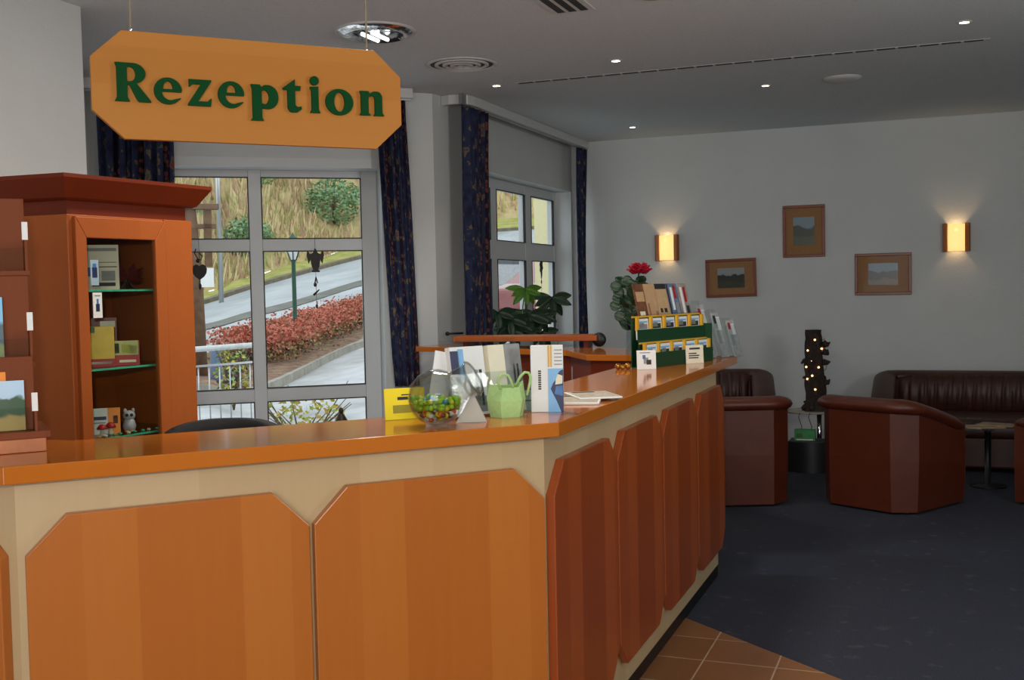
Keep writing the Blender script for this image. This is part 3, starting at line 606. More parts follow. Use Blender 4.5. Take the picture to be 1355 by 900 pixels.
o = MB(); o.T = Matrix.Rotation(R(12), 4, 'Y') @ Matrix.Rotation(R(-9), 4, 'X'); o.box(-.03, .03, 0, .004, 0, .2)
o = o.build('single_leaflet', M_paper); o.location = (-1.392, 2.935, CT + .004); o.rotation_euler = (0, 0, R(40)); tag(o, 'single white leaflet leaning at the left of the acrylic holder', 'leaflet')
# green felt bag: hexagonal tapering body with two loop handles
bag = thing('green_felt_bag', 'light green felt gift bag with looped handles on the counter', 'bag', (-1.212, 3.052, CT), R(40))
def hexr(w_, d_, z): return [(-w_, 0, z), (-w_ * .55, -d_, z), (w_ * .55, -d_, z), (w_, 0, z), (w_ * .55, d_, z), (-w_ * .55, d_, z)]
vs = hexr(.050, .036, .001) + hexr(.060, .045, .05) + hexr(.052, .034, .092); vs[12] = (-.052, 0, .100); vs[15] = (.052, 0, .104); vs[13] = (-.02, -.030, .088); vs[14] = (.030, -.030, .088)
fs = [(5, 4, 3, 2, 1, 0)] + [(k * 6 + i, k * 6 + (i + 1) % 6, k * 6 + 6 + (i + 1) % 6, k * 6 + 6 + i) for k in range(2) for i in range(6)]
M_felt = mat('pale_green_felt', rgb(166, 200, 132), .85, .2, noise=.06, scale=90)
MB().add(vs, fs, False).build('bag_body', M_felt, bag, solid=.003)
MB().tube([(-.028, -.030, .086), (-.038, -.034, .108), (-.034, -.034, .122), (-.020, -.034, .131), (-.004, -.034, .125), (.004, -.034, .11), (.012, -.03, .088)], .004, 8).build('handle', M_felt, bag)
MB().tube([(.030, .0, .090), (.046, .0, .118), (.060, 0, .130), (.072, .0, .128), (.078, 0, .116), (.076, 0, .098), (.066, 0, .06)], .004, 8).build('handle', M_felt, bag)
# leaflet box white and blue
lb_ = thing('leaflet_box', 'white and blue box of leaflets with a yellow stripe standing upright on the counter', 'box', (-1.127, 3.172, CT + .0005), R(17))
bx(-.047, .053, 0, .030, 0, .206).build('box_body', M_paper, lb_, bevel=.0015)
bx(.006, .053, -.001, 0, 0, .135).build('blue_photo_print', M_sky, lb_)
bx(.006, .012, -.001, 0, .139, .206).build('yellow_stripe', M_gold, lb_); bx(.014, .019, -.001, 0, .139, .206).build('yellow_stripe', M_gold, lb_)
q = MB(); q.plate([(.053, .0), (.046, .0), (.034, .03), (.022, .055), (.014, .072), (.022, .09), (.030, .10), (.036, .118), (.044, .128), (.053, .132)], -.0016, -.001); q.build('mountain_print', M_navy, lb_)
q = MB(); q.plate([(.028, .085), (.050, .088), (.051, .112), (.036, .118), (.030, .10)], -.0022, -.0016); q.build('building_print', M_cream, lb_)
q = MB(); q.plate([(.026, .056), (.051, .05), (.051, .082), (.030, .08)], -.0022, -.0016); q.build('lake_print', M_blue, lb_)
for i in range(9):
    q = MB().box(-.024, -.015, -.001, 0, .070 + i * .0068, .0748 + i * .0068); q.build('vertical_lettering', M_ink, lb_)
for i in range(5): MB().box(.026, .050, -.001, 0, .146 + i * .011, .149 + i * .011).build('printed_line', M_grey, lb_)
# newspapers
M_news = mat('newsprint', rgb(168, 158, 142), .7, noise=.25, scale=70)
for k, (x, y, rz, w_, d_, h_, lb) in enumerate(((-1.15, 3.50, 14, .19, .24, .008, 'folded newspaper lying flat on the counter beside the leaflet box'), (-1.11, 3.60, 32, .15, .22, .006, 'second newspaper lying askew on top of the folded one'))):
    r = thing('newspaper', lb, 'newspaper', (x, y, CT + .0005 + .0085 * k), R(rz), 'newspapers on the counter')
    bx(-w_ / 2, w_ / 2, -d_ / 2, d_ / 2, 0, h_).build('pages', M_paper, r, bevel=.002)
    bx(-w_ / 2 + .006, w_ / 2 - .006, -d_ / 2 + .006, d_ / 2 - .006, h_, h_ + .0006).build('front_page', M_news, r)
    bx(-w_ / 2 + .02, w_ / 2 - .05, d_ / 2 - .05, d_ / 2 - .02, h_ + .0006, h_ + .001).build('headline', M_ink, r)
r = thing('small_leaflet_box', 'small grey-green leaflet box behind the green felt bag and beside the white leaflet box', 'box', (-1.190, 3.205, CT + .0005), R(20)); bx(-.02, .02, 0, .02, 0, .062).build('box_body', mat('grey_green_card', rgb(120, 140, 130), .6), r); bx(-.018, .018, -.001, 0, .03, .034).build('print', M_ink, r)

# ---- green and yellow leaflet display near the far end
DX = Matrix.Translation((-1.268, 4.96, CT)) @ Matrix.Rotation(R(70.8), 4, 'Z')
dp = thing('leaflet_display', 'two-tier dark green card display with yellow dividers at the far end of the counter', 'display', (-1.268, 4.96, CT), R(70.8))
DWd = .612
bx(0, DWd, 0, .004, .0006, .070).build('front_band', M_bandgreen, dp); bx(0, DWd, .042, .046, .125, .180).build('front_band', M_bandgreen, dp)
q = MB(); q.box(0, DWd, 0.004, .080, .0006, .005); q.box(0, DWd, .038, .042, .005, .132); q.box(0, DWd, .078, .082, .005, .24); q.box(0, .004, .004, .030, .005, .060); q.box(DWd - .004, DWd, .004, .078, .005, .19); q.build('tray', M_bandgreen, dp)
bx(0, DWd, .073, .078, .235, .243).build('yellow_top_strip', M_gold, dp); bx(0, DWd, .033, .038, .112, .120).build('yellow_back', M_gold, dp)
for k in range(6):
    x = .004 + k * (DWd - .03) / 5
    bx(x, x + .015, .047, .060, .175, .236).build('divider', M_gold, dp); bx(x, x + .015, .006, .02, .065, .114).build('divider', M_gold, dp)
lab = ['far left', 'second from the left', 'middle', 'second from the right', 'far right']
for t_ in range(2):
    for k in range(5):
        x = .028 + k * (DWd - .03) / 5
        loc = DX @ Vector((x + .043, .058 if t_ else .012, .132 if t_ else .0055))
        r = card('pocket_leaflet', '%s hill-print leaflet in the %s tier of the green display' % (lab[k], 'upper' if t_ else 'lower'), 'leaflet', loc, R(70.8),   .094, .098 if t_ else .104, .010, M_paper,
                 [(.08, .92, .80, .88, M_sky), (.05, .9, .50, .74, [M_grey, M_leafdk, M_navy, M_ink, M_leafdk][k]), (.2, .6, .58, .80, M_grey)], tilt=R(-3), group='leaflets in the green display')
for (x, zz, y, w_, h_, lb, mk) in ((-.085, .0, -.030, .090, .088, 'white card with a small drawing standing against the left of the green display', 0), (.335, .004, -.030, .105, .090, 'cream card with printed lines standing against the right half of the green display', 1)):
    mk_ = [(.35, .6, .3, .62, M_grey), (.3, .45, .55, .75, M_blue), (.5, .75, .25, .5, M_ink), (.15, .7, .85, .9, M_grey)] if mk == 0 else [(.2, .8, .76, .86, M_ink), (.15, .6, .52, .58, M_ink), (.15, .75, .40, .46, M_ink), (.15, .7, .28, .34, M_ink)]
    card('small_notice_card', lb, 'card', DX @ Vector((x + w_ / 2, y, .0006)), R(70.8 - (42 if mk == 0 else 22)), w_, h_, .003, M_paper if mk == 0 else M_cream, mk_, tilt=R(-3))
# leaning brochures behind, then clear stands further back
def brochure(x, y, w_, h_, m, marks, lb, tilt=-14, z=0.0):
    return card('brochure', lb, 'brochure', DX @ Vector((x, y, z + .001)), R(70.8), w_, h_, .006, m, marks, tilt=R(tilt), group='brochures behind the green display')
BZ = .245
st_ = thing('brochure_stand', 'clear acrylic stand carrying the leaning brochures behind the green display', 'stand', DX @ Vector((.10, .088, 0)), R(70.8))
bx(.02, .515, .0, .005, .001, .25).build('front_wall', M_clear, st_); q = MB().box(.02, .515, .10, .105, .001, .30); q.build('rear_wall', M_clear, st_)
bx(.02, .515, .005, .10, .1985, .2015).build('ledge', M_clear, st_)
for (x, w_, m, mk, lb) in ((.075, .085, mat('brown_print', rgb(112, 70, 48), .5, noise=.35, scale=40), [(.1, .9, .55, .8, M_beige), (.2, .7, .2, .3, M_cream)], 'brown patterned brochure, leftmost behind the green display'),
                           (.165, .095, M_beige, [(.1, .3, .2, .5, mat('tan_print', rgb(150, 110, 80), .5)), (.75, .95, .1, .3, mat('tan_print', rgb(150, 110, 80), .5))], 'plain beige brochure behind the left of the green display'),
                           (.268, .10, mat('beige_cover_b', rgb(190, 156, 116), .5, noise=.1, scale=30), [(.0, 1, .86, 1, M_ink), (.5, .75, .25, .36, M_ink), (.15, .35, .25, .36, M_ink)], 'beige brochure with a dark top edge behind the green display'),
                           (.372, .095, mat('steel_blue_print', rgb(96, 116, 142), .3, noise=.3, scale=30), [(0, .12, 0, 1, M_ink), (.3, .5, .3, .9, M_paper), (.6, .8, .6, .95, M_red), (.65, .9, .1, .5, M_grey)], 'glossy blue-grey brochure behind the middle of the green display'),
                           (.470, .085, mat('photo_print', rgb(150, 140, 136), .3, noise=.4, scale=30), [(.2, .45, .2, .9, M_paper), (.55, .8, .5, .9, M_red), (.6, .9, .1, .4, M_ink)], 'red and grey photo brochure behind the right of the green display')):
    brochure(x + .10, .115, w_, .195, m, mk, lb, -13, .2035)
for k in range(4):
    x = .63 + k * .082; h_ = .37 - .05 * k; yy = .09 - .03 * k
    t_ = thing('acrylic_brochure_stand', ['tallest', 'second tallest', 'third tallest', 'shortest'][k] + ' of the clear brochure stands stepping down at the counter end', 'stand', DX @ Vector((x, yy + .02, 0)), R(70.8), 'clear brochure stands at the counter end')
    Tk = Matrix.Rotation(R(-16), 4, 'X')
    q = MB(); q.T = Tk; q.box(.0, .082, .02, .023, .002, h_); q.build('back_panel', M_clear, t_)
    q = MB(); q.T = Tk; q.box(.0, .082, -.004, -.001, .002, h_ * .8); q.box(0, .003, -.001, .02, .002, h_ * .8); q.build('front_panel', M_clear, t_)
    card('brochure', ['grey mountain', 'white and red', 'pale snow scene', 'grey-white'][k] + ' brochure inside the ' + ['tallest', 'second tallest', 'third tallest', 'shortest'][k] + ' clear stand', 'brochure', DX @ Vector((x + .0425, yy + .022, 0.0035)), R(70.8), .076, h_ * .9, .005, mat('silver_print_%d' % k, rgb(168, 168, 168), .4, noise=.22, scale=36),
         [(.1, .4, .75, .93, [M_ink, M_red, M_ink, M_red][k]), (.5, .9, .6, .9, M_paper), (.1, .5, .3, .6, M_grey)], tilt=R(-16), group='brochures in the clear stands')
# golden baubles
for k, (x, y, r_) in enumerate(((-1.385, 4.90, .016), (-1.36, 4.885, .014), (-1.345, 4.92, .017))):
    o = MB(); o.ball((0, 0, r_ * .9), r_, (1, 1, .9)); o = o.build('golden_bauble', mat('gold_foil', rgb(170, 116, 40), .25, metal=.7, noise=.3, scale=60)); o.location = (x, y, CT)
    tag(o, 'small golden bauble at the foot of the white drawing card', 'bauble', 'golden baubles by the drawing card')
# rose in a slim vase on the rear counter
vz = thing('rose_vase', 'slim clear vase on the rear counter holding the red rose', 'vase', (-1.64, 6.10, CT), 0)
MB().lathe([(.0, .001), (.034, .001), (.036, .01), (.028, .05), (.026, .2), (.032, .21)], 20, caps=False).build('vase_glass', M_clear, vz, solid=.003)
rs_ = thing('red_rose', 'single red rose with eucalyptus leaves rising from the slim vase', 'flower', (-1.64, 6.10, CT + .004), 0)
MB().tube([(0, 0, 0), (.005, 0, .2), (.03, .01, .36), (.045, .01, .46)], .004, 7).build('stem', M_leafdk, rs_)
q = MB(); rr = random.Random(5)
for ringn, (nr, rad, hz, sz) in enumerate(((3, .010, .50, .026), (5, .022, .495, .032), (7, .034, .485, .036), (8, .044, .472, .036))):
    for k in range(nr):
        a = 2 * math.pi * (k + .5 * ringn) / nr; c_ = Vector((.047 + rad * math.cos(a), .01 + rad * math.sin(a), hz))
        q.T = Matrix.Translation(c_) @ Matrix.Rotation(a, 4, 'Z') @ Matrix.Rotation(R(14 + 13 * ringn), 4, 'Y')
        q.grid(lambda u, v: (-.010 * math.cos((u - .5) * 3.0) + .008 * v * v + .008, (u - .5) * 1.7 * sz * math.sin(math.pi * min(1, .35 + v * .55)), (v - .5) * 1.5 * sz), 6, 5)
q.T = None; q.build('blossom', mat('rose_petal', rgb(176, 18, 44), .5, noise=.2, scale=30), rs_, solid=.0015)
def leafm(q, c_, d, w_, l_, bend=.2, up=Vector((0, 0, 1)), round_=False):
    d = Vector(d).normalized(); s_ = d.cross(up)
    s_ = s_.normalized() if s_.length > .05 else Vector((1, 0, 0)); n2 = s_.cross(d)
    def f(u, v):
        pw = math.sin(math.pi * min(.999, v * .96 + .02)) ** (.5 if round_ else .8)
        return Vector(c_) + d * l_ * v + s_ * (u - .5) * w_ * pw - n2 * (bend * l_ * v * v) + n2 * abs(u - .5) * w_ * .25
    q.grid(lambda u, v: tuple(f(u, v)), 4, 6)
q = MB(); rr = random.Random(8)
for k in range(44):
    z = .12 + .27 * rr.random(); a = rr.uniform(0, 6.28); sx = -.10 + .30 * rr.random()
    leafm(q, (sx * .4, rr.uniform(-.02, .02), z), (math.cos(a), math.sin(a) * .6, .5), .06, .09, .2, up=Vector((rr.uniform(-.6, .9), -1, rr.uniform(-.3, .9))))
for (x, z) in ((-.066, .37), (-.055, .30), (-.07, .26), (-.045, .20), (-.05, .335), (.0, .40), (.02, .38)):
    leafm(q, (x + .01, -.01, z), (-.9, -.2, .35), .065, .065, .1, up=Vector((.3, -1, .25)), round_=True)
for z0 in (.12, .2): q.tube([(0, 0, z0), (-.05, -.01, z0 + .16)], .002, 5)
q.build('leaves', M_leafdk, rs_, solid=.001)
q = MB(); q.grid(lambda u, v: (.0 + .05 * math.cos(u * 5.5) * (.4 + v * .7), .05 * math.sin(u * 5.5) * (.4 + v * .6), .14 + v * .26 + .02 * math.sin(u * 18)), 22, 5)
q.build('wrapping', glass('cellophane', (.8, .82, .78, 1), 1.35, .15), rs_)

# ================================================================ CURTAINS AND RAILS
def curtain(name, label, t0, t1, b0_, b1_, pleats, amp=.035, shape=None):
    """t0,t1 top ends, b0,b1 bottom ends (3D). shape(v)-> width factor about the middle"""
    t0, t1, b0_, b1_ = map(Vector, (t0, t1, b0_, b1_)); dirv = (t1 - t0); dirv.z = 0; dirv.normalize(); nn = Vector((-dirv.y, dirv.x, 0))
    q = MB(); q.uv = {}
    def f(u, v):
        w_ = shape(v) if shape else 1.0; uu = .5 + (u - .5) * w_
        top = t0.lerp(t1, uu); bot = b0_.lerp(b1_, uu); p = top.lerp(bot, v)
        ph = u * pleats * 2 * math.pi
        return tuple(p + nn * amp * (math.sin(ph) + .35 * math.sin(2.3 * ph + 1 + 2 * v)) * (.75 + .25 * math.sin(v * 5 + u * 3)) + dirv * .008 * math.sin(ph * 2 + v * 4))
    q.grid(f, pleats * 12, 40)
    o = q.build(name, M_curtain, solid=.003); return tag(o, label, 'curtain', 'blue patterned curtains')
eW = Vector((math.cos(AW), math.sin(AW), 0)); nW = Vector((-math.sin(AW), math.cos(AW), 0)); OW = Vector((-3.56, 7.125, 0)) - nW * .12
def pw(s, z): p = OW + eW * s; return (p.x, p.y, z)
curtain('curtain', 'blue and red patterned curtain beside the pillar at the right of the big window', pw(-.245, 2.848), pw(-.03, 2.848), pw(-.150, .83), pw(.03, .83), 4, .03, lambda v: 1.0 if v < .9 else 1 - .8 * (v - .9) )
curtain('curtain', 'blue patterned curtain at the left of the big window, behind the sign and cabinet', pw(-2.08, 2.848), pw(-1.60, 2.848), pw(-2.08, .1), pw(-1.64, .1), 6, .03)
curtain('curtain', 'blue and red striped curtain hanging to the left of the far window', (-3.22, 7.37, 2.848), (-3.22, 7.82, 2.848), (-3.22, 7.35, .15), (-3.22, 7.80, .15), 5, .028)
curtain('curtain', 'narrow dark curtain hanging in the far corner, right of the far window', (-3.22, 10.10, 2.848), (-3.22, 10.30, 2.848), (-3.22, 10.04, .5), (-3.22, 10.28, .5), 4, .03, lambda v: 1 - .35 * math.sin(math.pi * min(1, v * 1.0)) ** 2)
# rails
pts = [(-3.40, 7.385), (-3.33, 7.36), (-3.25, 7.37), (-3.20, 7.42), (-3.185, 7.52), (-3.185, 10.35)]
q = MB(); inn_ = off(pts, .035); q.prism(pts + inn_[::-1], 2.86, 2.929)
rl = thing('curtain_rail', 'white curved curtain rail on the ceiling above the far window', 'curtain rail', (0, 0, 0)); q.build('rail_fascia', M_white, rl, bevel=.003)
MB().box(-3.232, -3.208, 7.33, 10.33, 2.85, 2.929).build('rail_track', M_steel, rl)
rl2 = thing('curtain_rail', 'white curtain rail on the ceiling above the big window, mostly behind the sign', 'curtain rail', (OW.x, OW.y, 0), AW)
MB().box(-2.3, .02, -.05, -.02, 2.86, 2.929).build('rail_fascia', M_white, rl2, bevel=.003); MB().box(-2.3, .01, -.012, .012, 2.85, 2.929).build('rail_track', M_steel, rl2)

# ================================================================ CEILING FITTINGS
big = thing('ceiling_downlight', 'large round recessed downlight with mirrored reflector above the sign', 'downlight', (-2.871, 5.395, CEIL))
MB().lathe([(.205, -.008), (.225, -.006), (.225, .0), (.205, .0)], 40, caps=False).build('trim_ring', M_white, big)
MB().lathe([(.205, -.006), (.17, -.03), (.12, -.012), (.0, -.010)], 40, caps=False).build('reflector', mat('mirror_reflector', (.8, .8, .82, 1), .15, metal=1.0, noise=.25, scale=14, bump=.5, bscale=16), big)
for (x, y) in ((-.03, 0), (.03, 0)): MB().tube([(x, -.09, -.032), (x, .09, -.032)], .011, 10).build('lamp_tube', mat('lit_lamp_tube', (.9, .95, 1, 1), .4, emit=(.9, .96, 1, 1), es=2.5), big)
l = bpy.data.lights.new('downlight_beam', 'SPOT'); l.energy = 95; l.spot_size = R(140); l.spot_blend = .7; l.color = (.95, .97, 1.0); l.shadow_soft_size = .15
lo = bpy.data.objects.new('downlight_beam', l); COL.objects.link(lo); lo.location = (-2.871, 5.395, CEIL - .05)
vt = thing('round_ceiling_vent', 'round ringed ceiling air outlet right of the large downlight', 'vent', (-2.805, 6.419, CEIL))
for (r0, r1, d) in ((.20, .225, .010), (.15, .172, .014), (.10, .122, .017), (.05, .075, .019)):
    MB().lathe([(r0, -.001), (r0 + .004, -d), (r1, -d * .55), (r1, -.001)], 40, caps=False).build('vent_ring', M_white, vt)
MB().lathe([(.0, -.016), (.026, -.014), (.028, -.001)], 24, caps=False).build('vent_centre', M_white, vt)
MB().lathe([(0, -.0015), (.20, -.0015)], 40, caps=False).build('vent_throat', mat('dark_throat', rgb(60, 60, 58), .7), vt)
M_bulb = mat('lit_halogen', (1, .9, .7, 1), .4, emit=(1, .86, .62, 1), es=14)
spot0 = None
for (x, y, lb) in ((-2.878, 7.186, 'small lit ceiling spot at the left, right next to the end of the long slot'), (-1.892, 6.756, 'small lit ceiling spot in front of the middle of the long slot'), (.137, 6.647, 'small lit ceiling spot at the far right, in front of the long slot'),
                   (-1.156, 8.088, 'small lit ceiling spot behind the slot, left of the white disc'), (-2.544, 9.598, 'small lit ceiling spot deepest in the room, near the far corner')):
    if spot0 is None:
        spot0 = thing('ceiling_spot', lb, 'spotlight', (x, y, CEIL), 0, 'small halogen ceiling spots')
        MB().lathe([(.028, -.006), (.040, -.004), (.042, 0), (.028, 0)], 24, caps=False).build('trim_ring', M_white, spot0)
        MB().lathe([(0, -.003), (.028, -.003)], 20, caps=False).build('lamp', M_bulb, spot0); s = spot0
    else:
        s = copy_tree(spot0); s.location = (x, y, CEIL); s['label'] = lb
    l = bpy.data.lights.new('spot_beam', 'SPOT'); l.energy = 9; l.spot_size = R(75); l.spot_blend = .6; l.color = (1, .86, .66); l.shadow_soft_size = .03
    lo = bpy.data.objects.new('spot_beam', l); COL.objects.link(lo); lo.location = (x, y, CEIL - .012)
sd = thing('ceiling_disc', 'flat round white disc on the ceiling behind the slot, at the right', 'detector', (-.62, 8.051, CEIL))
MB().lathe([(0, -.024), (.08, -.022), (.125, -.010), (.13, 0)], 32, caps=False).build('disc_cover', M_white, sd)
sl = thing('slot_diffuser', 'long thin slotted air outlet running across the lounge ceiling', 'vent', (-2.73, 7.18, CEIL))
bx(0, 3.02, -.020, .020, -.002, 0).build('slot_frame', M_white, sl)
n_s = 24
for k in range(n_s): bx(.02 + k * 2.98 / n_s, .02 + (k + .86) * 2.98 / n_s, -.017, .017, -.0045, -.002).build('slot_opening', M_ink, sl)
gv = thing('square_ceiling_vent', 'white slatted ceiling air grille cut by the top edge of the picture', 'vent', (-1.735, 5.275, CEIL), R(0))
bx(-.12, .10, -.55, .19, -.006, 0).build('vent_frame', M_white, gv)
for k in range(3): bx(-.095 + .062 * k, -.055 + .062 * k, -.53, .17, -.0075, -.006).build('vent_gap', M_ink, gv)
xs = thing('emergency_lamp', 'small brass-coloured ceiling fitting at the top edge of the picture', 'lamp', (-1.31, 5.36, CEIL)); MB().lathe([(0, -.012), (.05, -.010), (.055, 0)], 24, caps=False).build('lamp_cover', mat('brass_cover', rgb(150, 140, 96), .4, metal=.6), xs)

# ================================================================ PICTURES AND SCONCES
YB = 10.36
k_ = 10.36 / 10.3
def picture(x0, x1, z0, z1, lb, mw, m, roll=0, iw=.5, ih=.52):
    cx_, cz_ = (x0 + x1) / 2 * k_, 1.5 + ((z0 + z1) / 2 - 1.5) * k_; w_, h_ = (x1 - x0) * k_, (z1 - z0) * k_
    r = thing('framed_picture', lb, 'picture', (cx_, YB - .001, cz_), 0, 'framed pictures on the back wall'); r.rotation_euler = (0, R(roll), 0)
    fw = .026
    q = MB(); q.box(-w_ / 2, w_ / 2, -.02, 0, h_ / 2 - fw, h_ / 2); q.box(-w_ / 2, w_ / 2, -.02, 0, -h_ / 2, -h_ / 2 + fw); q.box(-w_ / 2, -w_ / 2 + fw, -.02, 0, -h_ / 2 + fw, h_ / 2 - fw); q.box(w_ / 2 - fw, w_ / 2, -.02, 0, -h_ / 2 + fw, h_ / 2 - fw)
    q.build('picture_frame', mat('mahogany_frame', rgb(128, 62, 36), .35, noise=.1), r, bevel=.004)
    bx(-w_ / 2 + fw, w_ / 2 - fw, -.008, -.002, -h_ / 2 + fw, h_ / 2 - fw).build('mat_board', mat('tan_mount', rgb(160, 116, 72), .7, noise=.06), r)
    ww, wh = w_ * iw, h_ * ih; b_ = MB().box(-ww / 2, ww / 2, -.0095, -.008, 0, wh).build('picture_print', m, r); b_.location = (0, 0, -wh / 2)
    bx(-w_ / 2 + fw, w_ / 2 - fw, -.0125, -.0115, -h_ / 2 + fw, h_ / 2 - fw).build('picture_glass', glass('picture_glass', (.97, .97, .97, 1), 1.12), r)
picture(-2.041, -1.57, 1.388, 1.745, 'lowest left framed landscape, hanging slightly askew right of the left lamp', 0, landscape_mat('picture_a', rgb(150, 158, 156), rgb(44, 50, 44), rgb(60, 66, 48), .19, 2), roll=-1.0, iw=.53)
picture(-1.328, -.954, 1.74, 2.213, 'upright framed landscape hanging highest, between the other two pictures', 0, landscape_mat('picture_b', rgb(120, 144, 156), rgb(50, 58, 48), rgb(80, 84, 62), .26, 4), iw=.50, ih=.54)
picture(-.70, -.22, 1.384, 1.756, 'right-hand framed landscape between the upright picture and the right lamp', 0, landscape_mat('picture_c', rgb(112, 140, 158), rgb(54, 62, 58), rgb(112, 92, 78), .19, 12), iw=.52)
def shade_mat():
    m, t, b = nt('lit_parchment_shade')
    b.inputs['Base Color'].default_value = rgb(250, 220, 150); b.inputs['Roughness'].default_value = .6
    b.inputs['Emission Color'].default_value = (1, .62, .22, 1); b.inputs['Emission Strength'].default_value = 1.1; return m
M_shade = shade_mat(); M_shadew = mat('sconce_wood', rgb(150, 88, 34), .4, noise=.1)
for (x, z, lb) in ((-2.404, 1.867, 'lit wall lamp with parchment shade and wooden sides, left of the pictures'), (.145, 1.872, 'lit wall lamp with parchment shade and wooden sides, right of the pictures')):
    x *= k_; z = 1.5 + (z - 1.5) * k_
    r = thing('wall_lamp', lb, 'wall lamp', (x, YB - .001, z), 0, 'parchment wall lamps')
    q = MB(); q.grid(lambda u, v: (-.069 + .138 * u, -.045 - .035 * math.sin(math.pi * u), -.118 + .236 * v), 14, 2); q.build('lamp_shade', M_shade, r, solid=.002)
    for s in (-1, 1): MB().prism([(s * .072 - .004, -.05), (s * .1 - (.0), -.062), (s * .113, -.052), (s * .113, 0), (s * .072 - .004, 0)][::(1 if s > 0 else -1)], -.124, .124).build('side_panel', M_shadew, r, bevel=.002)
    bx(-.07, .07, -.006, 0, -.11, .11).build('back_plate', M_white, r)
    MB().lathe([(0, -.035), (.014, -.03), (.016, 0), (.014, .03), (0, .035)], 12, (0, -.036, 0)).build('bulb', mat('lit_warm_bulb', (1, .8, .5, 1), .5, emit=(1, .72, .36, 1), es=12), r)
    for (dz, en) in ((.135, 1.5), (-.135, .8)):
        l = bpy.data.lights.new('lamp_glow', 'SPOT'); l.energy = en * 1.6; l.color = (1, .66, .34); l.shadow_soft_size = .04; l.spot_size = R(110); l.spot_blend = .9
        lo = bpy.data.objects.new('lamp_glow', l); COL.objects.link(lo); lo.location = (x, YB - .075, z + (.05 if dz > 0 else -.05)); lo.rotation_euler = (R(180 - 14) if dz > 0 else R(14), 0, 0)

# ================================================================ ARMCHAIRS AND SOFA
def upath(w_, d_, r_, n=9):
    """open U: front-left -> back-left -> back-right -> front-right; front is +y. returns points, normals (outward), t in 0..1"""
    P = []; x = w_ / 2; yb = -d_ / 2; yf = d_ / 2
    for i in range(8): P.append((-x, yf - (yf - (yb + r_)) * i / 8, -1, 0))
    for i in range(n + 1):
        a = math.pi + (math.pi / 2) * i / n; P.append((-x + r_ + r_ * math.cos(a), yb + r_ + r_ * math.sin(a), math.cos(a), math.sin(a)))
    m_ = 14
    for i in range(1, m_): P.append((-x + r_ + (w_ - 2 * r_) * i / m_, yb, 0, -1))
    for i in range(n + 1):
        a = math.pi * 1.5 + (math.pi / 2) * i / n; P.append((x - r_ + r_ * math.cos(a), yb + r_ + r_ * math.sin(a), math.cos(a), math.sin(a)))
    for i in range(1, 9): P.append((x, (yb + r_) + (yf - (yb + r_)) * i / 8, 1, 0))
    L = [0]
    for i in range(1, len(P)): L.append(L[-1] + math.hypot(P[i][0] - P[i - 1][0], P[i][1] - P[i - 1][1]))
    return P, [l / L[-1] for l in L]
